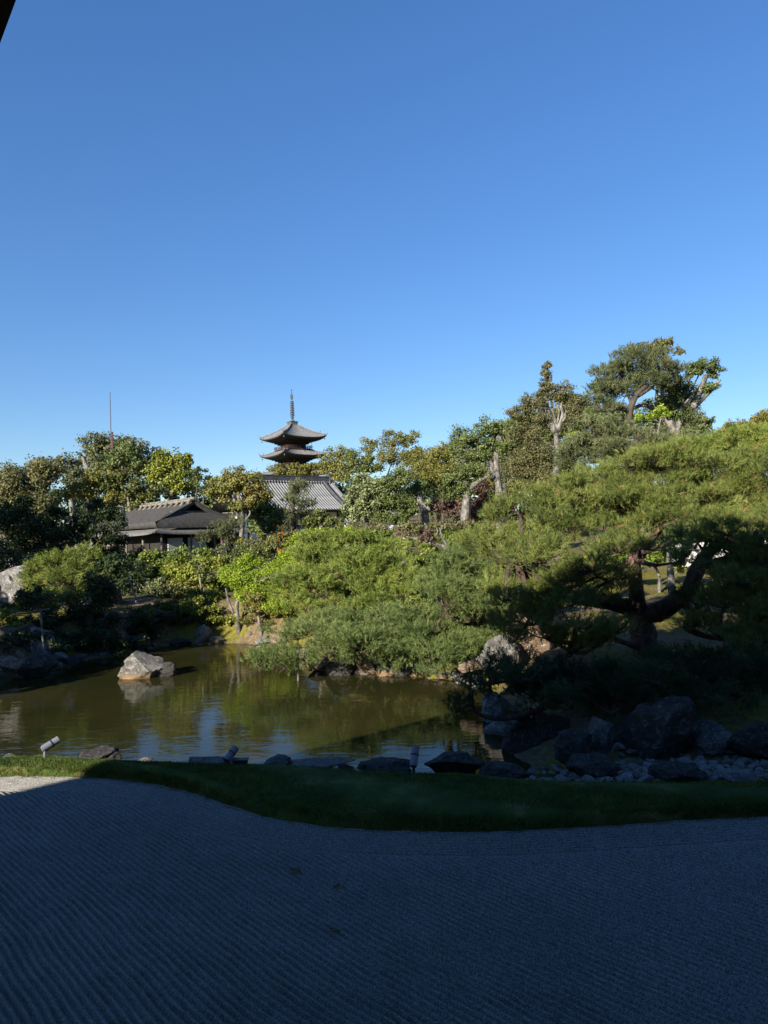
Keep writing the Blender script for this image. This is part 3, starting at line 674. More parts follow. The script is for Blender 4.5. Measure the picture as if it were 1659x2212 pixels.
# tiled hall between tea house and pagoda
HD = 82.0
re_ = P(703, 1029, HD)                               # right end of the ridge
hz = float(land(re_[0], re_[1]))
th_ = thing('tiled_hall', 'hall with straight grey tiled roof and dark ridge in front of the pagoda', 'hall', (re_[0], re_[1], hz), TH)
zr = re_[2] - hz - .75; LEN, DEP, DROP = 12.6, 4.6, 3.3
def hs(t): return (-DEP * t, -DROP * (1.22 * t - .22 * t * t))     # south slope, concave
pr = [hs(t) for t in np.linspace(0, 1, 9)]
g = Geo(); g.grid(np.array([[(x, y, zr + z) for (y, z) in pr] for x in np.linspace(-LEN, .6, 4)]))
g.grid(np.array([[(x, -y, zr + z) for (y, z) in pr] for x in np.linspace(.6, -LEN, 4)]))
roof = g.build('roof', MAT['tile_dark'], th_)
g = Geo(); g.tube([(0, y, zr + z + .03) for (y, z) in pr], [.105], 6); rib_me = None
rb = g.build('tile_row', MAT['tile'], roof); rb.location = (.35, 0, 0)
for k in range(1, 36):
    c_ = rb.copy(); COL.objects.link(c_); c_.location = (.35 - k * .36, 0, 0)
for k in range(36):
    g = Geo() if k == 0 else None
    if k == 0:
        g.lathe([(.09, 0), (.09, .05)], (0, 0, 0), 8); dk = g.build('eave_disc', MAT['tile'], roof); dk.rotation_euler = (math.pi / 2, 0, 0); dk.location = (.35, -DEP, zr - DROP + .03)
    else:
        c_ = dk.copy(); COL.objects.link(c_); c_.location = (.35 - k * .36, -DEP, zr - DROP + .03)
g = Geo(); g.box((-LEN / 2 + .2, 0, zr + .33), (LEN + .6, .36, .62)); g.box((-LEN / 2 + .2, 0, zr + .70), (LEN + .8, .44, .10)); rdg = g.build('ridge', MAT['tile_dark'], roof)
g = Geo()
for k in range(36): g.lathe([(.11, -.0), (.11, .12)], (.35 - k * .36, -.26, zr - .02), 8)
g.build('ridge_end_row', MAT['tile'], roof)
g = Geo(); g.box((.45, 0, zr + .35), (.14, .8, 1.0), 0, .7); g.tube([(.45, 0, zr + .85), (.5, 0, zr + 1.15), (.62, 0, zr + 1.35)], [.12, .08, .03], 6); g.build('demon_tile', MAT['tile_dark'], roof)
g = Geo()
for off in (.58, .80): g.tube([(off, y, zr + z + .12) for (y, z) in pr], [.14], 7)
g.build('verge', MAT['tile'], roof)
g = Geo(); g.tube([(-.35, y, zr + z + .22) for (y, z) in pr[:8]], [.2], 7); g.build('descending_ridge', MAT['tile_dark'], roof)
g = Geo(); g.box((-LEN / 2, 0, (zr - DROP) / 2 - .3), (LEN - 1.5, 2 * DEP - 2.6, zr - DROP + .6)); g.build('wall', MAT['plaster'], th_)
g = Geo(); g.box((-LEN / 2 + .3, 0, zr - DROP - .15), (LEN + .4, 2 * DEP - .3, .16)); g.build('eave_board', MAT['wood_dark'], th_)
for k in range(7):
    g = Geo(); g.box((-.8 - k * 1.85, -DEP + 1.28, (zr - DROP) / 2 - .2), (.22, .1, zr - DROP + .4)); g.build('post', MAT['wood_dark'], th_)

# thatched tea house
TD = 36.0
tc_ = P(360, 1168, TD); tz = float(land(tc_[0], tc_[1]))
tea = thing('tea_house', 'old thatched tea house with layered grey roof among dark trees', 'tea house', (tc_[0] - .35, tc_[1], tz), TH + math.radians(8))
# local: x = u (right-away), y = v (left-away); near gable looks to -y
ze_ = P(352, 1152, TD)[2] - tz; zr_ = P(408, 1074, TD)[2] - tz
LG = 6.2; HW = 2.2
# lower shingled roof: hipped skirt all round
def skirt(x0, x1, y0, y1, z0, ins, rise, seed):
    g = Geo(); c = [(x0, y0), (x1, y0), (x1, y1), (x0, y1)]; ci = [(x0 + ins, y0 + ins), (x1 - ins, y0 + ins), (x1 - ins, y1 - ins), (x0 + ins, y1 - ins)]
    for k in range(4):
        a, b, ai, bi = map(np.array, (c[k], c[(k + 1) % 4], ci[k], ci[(k + 1) % 4])); X = []
        for s in np.linspace(0, 1, 15):
            e, i2 = a + (b - a) * s, ai + (bi - ai) * s; lf = .12 * abs(2 * s - 1) ** 4; row = [(*e, z0 - .09 + lf)]
            for t in np.linspace(0, 1, 7):
                q = e + (i2 - e) * t; row.append((*q, z0 + rise * (.85 * t + .15 * t * t) + lf * (1 - t)))
            X.append(row)
        g.grid(np.array(X))
    return g
skirt(-.55, 2 * HW + .75, -.55, LG + .6, ze_, 1.15, .55, 1).build('lower_roof', MAT['bark_roof'], tea, smooth=True)
# main thatch: hip below, gable above
g = Geo(); zb = ze_ + .52; zt = zr_ - .12; xm = HW + .1
for sgn in (-1, 1):
    X = []
    for y in np.linspace(-.15, LG + .2, 19):
        row = []
        for t in np.linspace(0, 1, 10):
            half = (HW + .42) * (1 - t) ** .92
            lf = .06 * abs(2 * (y / LG) - 1) ** 3 * (1 - t)
            row.append((xm + sgn * half, y + (.55 * t), zb + .0 + (zt - zb) * (t ** 1.12) + lf))
        row.insert(0, (xm + sgn * (HW + .30), y, zb - .24)); row.insert(0, (xm + sgn * (HW - .2), y + .1, zb - .22)); X.append(row)
    g.grid(np.array(X))
g.build('thatch', MAT['thatch'], tea, smooth=True)
for yy, sg in ((.15, 1), (LG - .1, -1)):             # gable ends: thatch skirt below, dark recess above
    g = Geo(); X = []
    for s in np.linspace(-1, 1, 15):
        X.append([(xm + s * (HW + .34), yy - sg * .42, zb - .26), (xm + s * (HW + .42), yy - sg * .44, zb - .02), (xm + s * (HW - .35), yy + sg * .05, zb + .42), (xm + s * (HW - .6), yy + sg * .16, zb + .55)])
    g.grid(np.array(X)); g.build('hip_thatch', MAT['thatch'], tea, smooth=True)
    g = Geo(); g.add([(xm - HW + .55, yy + sg * .62, zb + .4), (xm + HW - .55, yy + sg * .62, zb + .4), (xm, yy + sg * .72, zt - .1)], [(0, 1, 2)]); o_ = g.build('gable_panel', MAT['wood_dark'], tea)
    for sgn in (-1, 1):
        g = Geo(); g.tube([(xm, yy + sg * .36, zt - .02), (xm + sgn * (HW * .5), yy + sg * .2, zb + .46 * (zt - zb)), (xm + sgn * (HW - .1), yy, zb + .16)], [.14, .15, .12], 7); g.build('barge_thatch', MAT['thatch'], tea)
    g = Geo(); g.box((xm, yy + sg * .4, zb + .62), (2.6, .08, .08)); g.build('tie_beam', MAT['bark_grey'], tea)
for k, (dx, dz, r) in enumerate([(0, .12, .09), (-.22, .02, .07), (.22, .02, .07)]):
    g = Geo(); g.tube([(xm + dx, -.15 + .5, zt + dz + .04), (xm + dx, LG * .5, zt + dz), (xm + dx, LG + .5, zt + dz)], [r], 7); g.build('ridge_pole', MAT['bark_grey'], tea)
for k in range(11):
    y = .45 + k * .56; g = Geo(); g.tube([(xm - .62, y, zt - .42), (xm - .25, y, zt + .05), (xm, y, zt + .13), (xm + .25, y, zt + .05), (xm + .62, y, zt - .42)], [.07], 6); g.build('ridge_saddle', MAT['bark_grey'], tea)
g = Geo(); g.box((xm, LG / 2 + .1, ze_ / 2 - .1), (2 * HW - .7, LG - .9, ze_ + .1)); g.build('core_wall', MAT['wood_dark'], tea)
for i, (x, y, sx, sy, mt) in enumerate([(1.15, .47, .85, .06, 'plaster'), (2.45, .47, 1.1, .06, 'plaster'), (3.5, .47, .6, .06, 'wood_dark'), (.52, 1.6, .06, 1.3, 'plaster'), (.52, 3.6, .06, 1.4, 'wood_dark')]):
    g = Geo(); g.box((x, y, ze_ * .55 - .1), (sx, sy, ze_ * .75)); g.build('wall_panel', MAT[mt], tea)
for x, y in [(.05, -.1), (1.75, -.1), (3.2, -.1), (4.5, -.1), (.05, 1.8), (.05, 3.6), (.05, 5.4)]:
    g = Geo(); g.tube([(x, y, -.3), (x, y, ze_ - .02)], [.06], 7); g.build('post', MAT['bark_grey'], tea)
g = Geo(); g.box((2.3, .2, ze_ * .2), (4.6, .7, .07)); g.build('veranda_board', MAT['wood_dark'], tea)
# lower wing to the right of the tea house
wg = P(470, 1160, TD + 5); wz = float(land(wg[0], wg[1]))
wing = thing('tea_house_annex', 'low grey shingled annex roof to the right of the thatched tea house', 'annex', (wg[0] - 2.0, wg[1], wz), TH + math.radians(8))
hz2 = P(470, 1128, TD + 5)[2] - wz
skirt(-.4, 4.4, -1.0, 3.4, hz2 - .6, 2.0, .95, 2).build('roof', MAT['bark_roof'], wing, smooth=True)
g = Geo(); g.tube([(1.4, 1.2, hz2 + .36), (2.6, 1.2, hz2 + .36)], [.16], 8); g.build('ridge_pole', MAT['bark_grey'], wing)
g = Geo(); g.box((2.0, 1.2, (hz2 - .6) / 2), (3.6, 3.0, hz2 - .55)); g.build('wall', MAT['wood_dark'], wing)

# white plaster garden wall far behind the large pine, with tile coping
def garden_wall(label, a, b, d0, d1, ztop):
    A, B = P(a, 1150, d0), P(b, 1150, d1); L_ = math.hypot(B[0] - A[0], B[1] - A[1]); an = math.atan2(B[1] - A[1], B[0] - A[0])
    z0 = min(float(land(A[0], A[1])), float(land(B[0], B[1]))) - .1
    w = thing('garden_wall', label, 'wall', (A[0], A[1], z0), an); h = ztop - z0
    g = Geo(); g.box((L_ / 2, 0, h / 2), (L_, .3, h)); g.build('plaster_wall', MAT['plaster'], w)
    g = Geo(); g.add([(0, -.38, h), (L_, -.38, h), (L_, 0, h + .28), (0, 0, h + .28), (0, .38, h), (L_, .38, h)], [(0, 1, 2, 3), (3, 2, 5, 4), (0, 3, 4), (1, 5, 2), (0, 4, 5, 1)]); cp = g.build('coping', MAT['tile_dark'], w)
    g = Geo(); g.tube([(0, -.02, .0), (0, -.38, -.28)], [.05], 6); r0 = g.build('tile_row', MAT['tile'], cp); r0.location = (.1, 0, h + .3)
    for k in range(1, int(L_ / .28)):
        c_ = r0.copy(); COL.objects.link(c_); c_.location = (.1 + .28 * k, 0, h + .3)
garden_wall('white plaster wall with tiled coping glimpsed behind the large pine trunk', 1440, 1740, 31, 28, 2.3)
garden_wall('low white plaster wall with tiled coping below the tiled hall', 745, 880, 52, 55, P(800, 1128, 53)[2])

# red painted post near the hall, mast
q = P(606, 1150, 41); z0 = gz(q[0], q[1]); zt_ = P(606, 1126, 41)[2]
rp = thing('red_gate_post', 'vermilion painted wooden post half hidden by the layered pine', 'post', (q[0], q[1], z0), TH)
g = Geo(); g.box((0, 0, (zt_ - z0) / 2), (.30, .30, zt_ - z0)); g.build('shaft', MAT['vermilion'], rp)
g = Geo(); g.box((0, 0, zt_ - z0 + .05), (.38, .38, .10)); g.build('cap', MAT['tile_dark'], rp)
q = P(244, 1060, 58); z0 = gz(q[0], q[1]); zt_ = P(240, 847, 58)[2]; zm = P(244, 933, 58)[2]
mast = thing('lightning_mast', 'thin rust red lightning mast rising above the left trees', 'mast', (q[0], q[1], z0))
MAT['rust'] = rough_mat('rust_red_steel', [(.35, (.06, .035, .034)), (.65, (.10, .06, .058))], scale=8, bump=.1)
g = Geo(); g.tube([(.05, 0, 0), (.05, 0, zm - z0)], [.10, .08], 8); g.build('lower_pole', MAT['rust'], mast)
g = Geo(); g.tube([(-.06, 0, zm - z0 - 4.5), (-.06, 0, zt_ - z0)], [.045, .025], 6); g.build('upper_rod', MAT['rust'], mast)
g = Geo(); g.box((0, 0, zm - z0 - .3), (.34, .2, .08)); g.box((0, 0, zm - z0 - 3.6), (.34, .2, .08)); g.build('clamp', MAT['rust'], mast)

# ------------------------------------------------------------------ rocks
def rock_mesh(seed, sub=3, cuts=7, rough=.15, name='rock'):
    rnd = random.Random(seed); bm = bmesh.new(); bmesh.ops.create_icosphere(bm, subdivisions=min(sub + 1, 4) if rough >= .1 else sub, radius=1.0)
    pl = []
    for _ in range(cuts + 5):
        v = Vector((rnd.gauss(0, 1), rnd.gauss(0, 1), rnd.gauss(.1, .75))).normalized(); pl.append((v, rnd.uniform(.48, .86)))
    off = Vector((rnd.uniform(0, 99), rnd.uniform(0, 99), 0)); tl = Vector((rnd.uniform(-.35, .35), rnd.uniform(-.2, .2), 0))
    for v in bm.verts:
        c = v.co.copy(); c.x += noise.noise(c * .9 + off) * .3; c.z += noise.noise(c * .9 + off * 2) * .25
        for nn_, d_ in pl:
            e = c.dot(nn_) - d_
            if e > 0: c -= nn_ * e
        f = noise.fractal(c * 2.2 + off, .9, 2.1, 7) * rough * 1.0
        rg_ = abs(noise.noise(c * 3.5 + off)) * rough * 1.1
        c = c * (1.12 + f - rg_); c.x += tl.x * c.z; c.y += tl.y * c.z
        v.co = c
    me = bpy.data.meshes.new(name); bm.to_mesh(me); bm.free()
    me.polygons.foreach_set('use_smooth', np.ones(len(me.polygons), bool)); me.set_sharp_from_angle(angle=math.radians(30))
    return me
def rock(label, px, py_base, w, h, d=None, z=None, mat='rock', seed=1, sub=3, deep=.8, rz=0, sink=.2, name='boulder', group=None, cuts=7, tilt=0):
    """px: centre; py_base: foot; w, h in photo px"""
    if d is None:
        zz = WL if z is None else z; q = G(px, py_base, zz)
    else:
        q = P(px, py_base, d); zz = q[2] if z is None else z
    k = q[1] / F; sx, sz = w * k / 2, h * k
    o = link(name, rock_mesh(seed, sub, cuts), MAT[mat]); hh = sz * (1 + sink) / 2
    o.scale = (sx * 1.2, sx * deep, hh * 1.25); o.rotation_euler = (tilt, 0, rz); o.location = (q[0], q[1] + sx * deep * .5, zz + sz - hh)
    return tag(o, label, 'rock', group)
# pond
rock('grey lichened boulder standing alone in the middle of the pond', 306, 1466, 86, 42, mat='rock', seed=28, sub=4, cuts=5)
rock('dark knobbly rock leaning on the right of the lone pond boulder', 350, 1462, 46, 27, mat='rock_dark', seed=4)
# left shore group
for a in [('large rounded grey boulder on the left shore beside the propped pole', 88, 1424, 84, 62, 'rock', 11, 20.8, 0.0), ('low flat brown rock at the left edge of the pond', 22, 1450, 70, 24, 'rock_rust', 12, 19.2, -.45),
          ('dark broad rock at the waterline on the left shore', 75, 1455, 78, 36, 'rock_dark', 13, 19.0, -.5), ('small brown pointed stone between the left shore rocks', 42, 1428, 18, 22, 'rock_rust', 14, 19.8, -.2),
          ('small pale stone on the left shore below the large boulder', 130, 1432, 40, 18, 'rock', 15, 20.0, -.4), ('grey rounded stone right of the left shore group', 165, 1436, 34, 20, 'rock_dark', 16, 19.9, -.5),
          ('oval grey boulder behind the left shore rocks', 50, 1402, 44, 26, 'rock', 17, 21.8, .1), ('low stone at the foot of the large left boulder', 112, 1444, 34, 14, 'rock_rust', 18, 19.5, -.45)]:
    rock(a[0], a[1], a[2], a[3], a[4], mat=a[5], seed=a[6], d=a[7])
rock('pale grey jagged boulder high on the left bank at the frame edge', 12, 1282, 80, 56, d=24, mat='rock_pale', seed=21, sub=4)
rock('dim mossy boulder under the dark shrubs on the left bank', 205, 1345, 120, 60, d=25, mat='rock_dark', seed=22)
rock('upright dim stone beside the mossy boulder on the left bank', 252, 1322, 22, 48, d=25, mat='rock_dark', seed=23)
# far shore
for a in [('dark grey boulder at the far shore left of the sandy inlet', 290, 1412, 54, 40, 'rock_dark', 31), ('thin flat stone at the far shore near the dark bank', 222, 1420, 24, 8, 'rock', 32),
          ('pale standing stone at the far shore', 382, 1388, 24, 26, 'rock', 33), ('low stone below the pale standing stone', 385, 1394, 46, 12, 'rock_dark', 34),
          ('grey triangular boulder at the far shore', 437, 1391, 44, 32, 'rock', 35), ('rounded low rock right of the triangular boulder', 468, 1390, 30, 14, 'rock', 36),
          ('small stone in the row left of the standing stone', 352, 1394, 16, 9, 'rock', 37), ('tiny pale stone at the edge of the sandy beach', 500, 1388, 14, 8, 'rock_pale', 38),
          ('flat pale stone at the edge of the sandy beach', 533, 1388, 34, 9, 'rock', 39), ('flat slab at the tip of the sandy beach', 568, 1393, 42, 12, 'rock_pale', 40),
          ('pale upright stone where beach meets pine bank', 582, 1384, 20, 24, 'rock_pale', 41), ('large reddish boulder at the tip of the pine bank', 612, 1396, 54, 36, 'rock_rust', 42)]:
    rock(a[0], a[1], a[2], a[3], a[4], mat=a[5], seed=a[6])
# pine bank edge
for a in [('orange brown boulder at left end of the pine bank shore', 700, 1448, 56, 26, 'rock_rust', 51), ('dark mossy boulder beside the orange brown one', 735, 1458, 74, 40, 'rock_dark', 52),
          ('rust streaked pale boulder in the pine bank shore', 788, 1456, 44, 40, 'rock_rust', 53), ('small dark stone between the shore boulders', 766, 1456, 26, 16, 'rock_dark', 54),
          ('low flat grey boulder under the trailing pine branch', 840, 1460, 56, 22, 'rock', 55), ('rounded dark boulder under the low pine branches', 880, 1460, 48, 24, 'rock_dark', 56),
          ('mottled grey boulder right of the trailing pine branch', 918, 1462, 46, 30, 'rock', 57), ('pale small boulder where the pine bank turns', 990, 1470, 34, 18, 'rock_pale', 58),
          ('grey stone beside the pale small boulder', 960, 1468, 26, 14, 'rock', 59)]:
    rock(a[0], a[1], a[2], a[3], a[4], mat=a[5], seed=a[6])
rock('tall reddish brown faceted boulder below the large pine', 1142, 1420, 104, 78, d=15.2, mat='rock_rust', seed=65, sub=4, tilt=.15)
rock('pale grey and ochre boulder beside the reddish boulder', 1090, 1438, 84, 54, d=14.7, mat='rock', seed=62, sub=4)
rock('low tan stone slab in front of the ochre boulder', 1015, 1448, 60, 20, d=15.2, mat='rock_rust', seed=63)
# right shore (shaded)
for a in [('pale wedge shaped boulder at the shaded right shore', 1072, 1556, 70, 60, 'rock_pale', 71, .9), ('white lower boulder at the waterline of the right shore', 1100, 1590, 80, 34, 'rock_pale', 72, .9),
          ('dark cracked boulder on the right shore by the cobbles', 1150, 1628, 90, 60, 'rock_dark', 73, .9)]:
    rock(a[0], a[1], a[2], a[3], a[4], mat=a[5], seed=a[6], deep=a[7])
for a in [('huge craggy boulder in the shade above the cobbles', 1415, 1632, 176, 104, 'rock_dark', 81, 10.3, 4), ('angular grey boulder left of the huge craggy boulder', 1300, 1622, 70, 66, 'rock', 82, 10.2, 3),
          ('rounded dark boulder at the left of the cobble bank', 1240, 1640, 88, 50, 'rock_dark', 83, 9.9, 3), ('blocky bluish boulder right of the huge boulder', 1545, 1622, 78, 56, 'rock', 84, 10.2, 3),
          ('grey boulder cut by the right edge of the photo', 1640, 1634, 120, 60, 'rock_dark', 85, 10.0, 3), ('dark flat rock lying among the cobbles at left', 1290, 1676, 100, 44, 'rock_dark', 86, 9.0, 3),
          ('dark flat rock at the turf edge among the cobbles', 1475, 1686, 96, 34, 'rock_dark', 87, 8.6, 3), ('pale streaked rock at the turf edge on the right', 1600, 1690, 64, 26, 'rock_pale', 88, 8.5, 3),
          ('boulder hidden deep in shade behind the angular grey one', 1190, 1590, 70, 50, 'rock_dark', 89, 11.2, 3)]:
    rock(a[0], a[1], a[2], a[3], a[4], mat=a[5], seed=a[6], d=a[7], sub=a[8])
# near lawn edge
for a in [('brown sunlit rock at the lawn edge near the left spotlight', 195, 1650, 84, 27, 'rock_dark', 91, 9.9), ('dark low stone beside the brown sunlit lawn rock', 240, 1648, 42, 17, 'rock_dark', 92, 9.9),
          ('small grey stone at the far left lawn edge', 12, 1642, 30, 9, 'rock', 93, 10.2), ('flat bluish stone at the lawn edge left of the middle spotlight', 440, 1656, 100, 12, 'rock', 94, 9.6),
          ('small rounded stone at the lawn edge in front of the pond', 312, 1652, 34, 12, 'rock', 95, 9.8), ('domed stone at the lawn edge right of the middle spotlight', 600, 1656, 50, 18, 'rock', 96, 9.5),
          ('long low stone at the lawn edge in mid frame', 690, 1664, 116, 14, 'rock', 97, 9.4), ('dark broad stone left of the right spotlight', 830, 1675, 110, 26, 'rock_dark', 98, 9.1),
          ('dark humped boulder at the lawn edge right of the right spotlight', 975, 1672, 106, 40, 'rock_dark', 99, 9.1), ('low grey boulder at the corner of lawn and cobbles', 1085, 1684, 100, 26, 'rock_dark', 100, 8.8),
          ('tiny pale stone behind the left spotlight', 184 - 20, 1643, 16, 6, 'rock_pale', 101, 10.1), ('flat dark stone between the middle stones of the lawn edge', 745, 1668, 30, 14, 'rock_dark', 102, 9.3)]:
    rock(a[0], a[1], a[2], a[3], a[4], mat=a[5], seed=a[6], d=a[7])
# cobbles
cob = [rock_mesh(200 + k, 2, 5, .06, 'cobble') for k in range(8)]
MAT['cobble'] = rough_mat('cobble', [(.3, (.06, .055, .05)), (.5, (.13, .122, .112)), (.7, (.22, .21, .195))], scale=2.5, bump=.3, rnd=.35)
for me in cob: me.materials.append(MAT['cobble'])
rg = rng_of(77); placed = []
while len(placed) < 240:
    px, py = rg.uniform(1110, 1720), rg.uniform(1626, 1694)
    if py < 1640 and px < 1330: continue
    z = -.30 + .16 * (py - 1630) / 60; q = G(px, py, z); r = rg.uniform(.045, .105) * (1.25 if rg.random() < .12 else 1)
    if any((q[0] - a) ** 2 + (q[1] - b) ** 2 < (.80 * (r + c)) ** 2 for a, b, c in placed):
        r *= .6
        if any((q[0] - a) ** 2 + (q[1] - b) ** 2 < (.78 * (r + c)) ** 2 for a, b, c in placed): continue
    placed.append((q[0], q[1], r))
    o = link('cobble', cob[len(placed) % 8]); g0 = max(gz(q[0], q[1]), -.42)
    o.scale = (r * rg.uniform(.95, 1.3), r * rg.uniform(.7, 1.0), r * rg.uniform(.5, .8)); o.location = (q[0], q[1], g0 + r * .38); o.rotation_euler = (rg.normal(0, .2), rg.normal(0, .2), rg.uniform(0, 6.28))
    tag(o, 'rounded grey brown river cobble on the dry bank behind the turf', 'cobble', 'river cobbles of the dry bank')

# small stones strewn along the water's edge
rg = rng_of(321); fs = np.array(far_shore)
for k in range(90):
    s = rg.uniform(1.5, 14.9); i = int(s); p_ = fs[i] + (fs[i + 1] - fs[i]) * (s - i); off = rg.normal(.08, .22); r = rg.uniform(.05, .16) * (.6 if off < 0 else 1)
    x, y = p_[0] + rg.normal(0, .08), p_[1] + off
    o = link('shore_stone', cob[k % 8]); o.scale = (r * rg.uniform(.9, 1.4), r, r * rg.uniform(.5, .85)); o.rotation_euler = (rg.normal(0, .2), rg.normal(0, .2), rg.uniform(0, 6.28))
    o.location = (x, y, max(gz(x, y), WL - .03) + r * .2)
    tag(o, 'small weathered stone at the far waterline of the pond', 'stone', 'small stones along the far waterline')

# ------------------------------------------------------------------ garden spotlights
MAT['lamp'] = rough_mat('painted_aluminium', [(.3, (.11, .12, .145)), (.7, (.14, .15, .175))], scale=4, bump=0, rough=.45)
MAT['black'] = rough_mat('black_plastic', [(.3, (.012, .012, .013)), (.7, (.02, .02, .02))], scale=4, bump=0, rough=.5)
MAT['glass'] = rough_mat('lamp_glass', [(.3, (.10, .10, .10)), (.7, (.13, .13, .13))], scale=4, bump=0, rough=.1, spec=.6)
def spotlight(label, back, front, foot, d, dark=False, toward=.13):
    """back/front px of the tube's two ends"""
    A, B = P(*back, d), P(*front, d - toward * 0.0); B = B + np.array([0, toward, 0]); Fp = P(*foot, d)
    z0 = Fp[2] - .02
    r = thing('garden_spotlight', label, 'spotlight', (Fp[0], Fp[1], z0), 0, 'tubular garden spotlights along the lawn')
    A, B, O = A - Fp + [0, 0, .02], B - Fp + [0, 0, .02], np.zeros(3)
    ax = (B - A) / np.linalg.norm(B - A); rad = .048
    g = Geo(); g.tube([A, A + ax * .004, A + (B - A) * .52, A + (B - A) * .54], [rad * .9, rad, rad, rad * .96], 20); g.build('rear_tube', MAT['lamp'], r, smooth=False)
    g = Geo(); g.tube([A + (B - A) * .54, A + (B - A) * .60], [rad * 1.1, rad * 1.1], 20); g.build('clamp_ring', MAT['black'], r)
    g = Geo(); g.tube([A + (B - A) * .60, B], [rad, rad], 20, cap=False); g.build('front_tube', MAT['lamp'], r)
    g = Geo(); g.tube([B - ax * .02, B - ax * .012], [rad * .93, rad * .93], 20); g.build('lens', MAT['glass'], r)
    g = Geo(); g.tube([A - ax * .012, A - ax * .001], [rad * .82, rad * .82], 18); g.build('rear_cap', MAT['black' if dark else 'lamp'], r)
    mid = A + (B - A) * .45
    g = Geo(); g.tube([O + [0, 0, -.05], O + [0, 0, mid[2] * .55], mid + [0, 0, -.03]], [.018, .018, .016], 10); g.build('stem', MAT['black' if dark else 'lamp'], r)
    g = Geo(); g.lathe([(.05, -.03), (.05, .012), (.02, .02)], (0, 0, 0), 14); g.build('base', MAT['black' if dark else 'lamp'], r)
spotlight('pale tubular spotlight aimed up right, sunlit at the left of the lawn', (92, 1618), (117, 1603), (97, 1637), 9.6)
spotlight('tubular spotlight in the middle of the lawn edge, beside the black box', (489, 1642), (505, 1622), (492, 1650), 9.2, True)
spotlight('tubular spotlight standing steeply upright near the dark humped boulder', (893, 1655), (899, 1619), (894, 1672), 8.9, True)
q = P(519, 1648, 9.15); jb = thing('junction_box', 'small flat black box on the lawn beside the middle spotlight', 'box', tuple(q))
g = Geo(); g.box((0, 0, .012), (.18, .1, .05)); g.build('housing', MAT['black'], jb); g = Geo(); g.box((0, 0, .045), (.2, .115, .014)); g.build('lid', MAT['black'], jb)
# fallen leaves
MAT['dead'] = rough_mat('dead_leaf', [(.3, (.07, .06, .02)), (.7, (.13, .10, .035))], scale=20, bump=.2)
for lab, px, py, s in [('curled yellowish leaf lying on the raked gravel', 637, 1882, .05), ('small brown leaf on the raked gravel right of the yellowish one', 728, 1916, .035), ('dark leaf on the gravel nearest the camera', 722, 2012, .04)]:
    q = G(px, py, .03); g = Geo(); X = []
    for i, t in enumerate(np.linspace(-1, 1, 7)):
        w = s * .55 * math.sqrt(max(0, 1 - t * t)) + .002; X.append([(t * s, -w, .35 * w + .02 * t * t), (t * s, 0, .01 * t * t), (t * s, w, .5 * w + .02 * t * t)])
    g.grid(np.array(X)); o = g.build('fallen_leaf', MAT['dead']); o.location = q; o.rotation_euler = (0, 0, px * .7); tag(o, lab, 'leaf', 'fallen leaves on the gravel')
    sm = o.modifiers.new('thick', 'SOLIDIFY'); sm.thickness = .002

# ------------------------------------------------------------------ vegetation
# --- the large red pine on the right
dA = lambda x, y: 15.6 - 3.6 * sstep(980, 1330, y) + 0.6 * sstep(1250, 1000, x)
polyA = [(1030, 1150), (1090, 1092), (1180, 1068), (1290, 1012), (1400, 990), (1520, 985), (1690, 1000), (1690, 1160), (1560, 1180), (1450, 1150), (1330, 1185), (1200, 1195), (1120, 1200), (1050, 1215)]
padsA = pads_in_poly(polyA, 54, 1, (42, 78), .34, dA, .95)
padsA += pads_in_poly([(1120, 1110), (1290, 1045), (1450, 1020), (1690, 1030), (1690, 1150), (1450, 1140), (1250, 1170)], 16, 31, (44, 76), .46, lambda x, y: dA(x, y) + 1.4)
padsA += pads_in_poly([(1060, 1260), (1190, 1235), (1330, 1225), (1345, 1300), (1330, 1390), (1220, 1400), (1100, 1380)], 12, 41, (40, 62), .38, lambda x, y: 13.2 - .8 * sstep(1240, 1400, y))
padsA += pads_in_poly([(1490, 1200), (1700, 1190), (1700, 1400), (1560, 1400), (1500, 1330), (1520, 1260)], 12, 43, (40, 62), .38, lambda x, y: 13.0 - .8 * sstep(1240, 1400, y))
polyA2 = [(1060, 1215), (1180, 1190), (1320, 1180), (1420, 1160), (1690, 1130), (1690, 1215), (1560, 1235), (1420, 1215), (1330, 1250), (1180, 1260), (1080, 1310)]
padsA += pads_in_poly(polyA2, 13, 2, (42, 66), .36, lambda x, y: 12.4)
padsA += [(1180, 1290, 66, 24, 12.5), (1105, 1335, 50, 22, 12.6), (1620, 1275, 66, 28, 12.3), (1650, 1375, 60, 20, 11.9), (1290, 1235, 56, 22, 12.8), (1510, 1345, 50, 16, 12.4), (1230, 1300, 60, 20, 12.0), (1150, 1340, 62, 22, 12.2), (1560, 1300, 60, 22, 12.0), (1640, 1330, 62, 22, 11.8), (1250, 1350, 50, 15, 11.8), (1590, 1250, 60, 22, 11.8)]
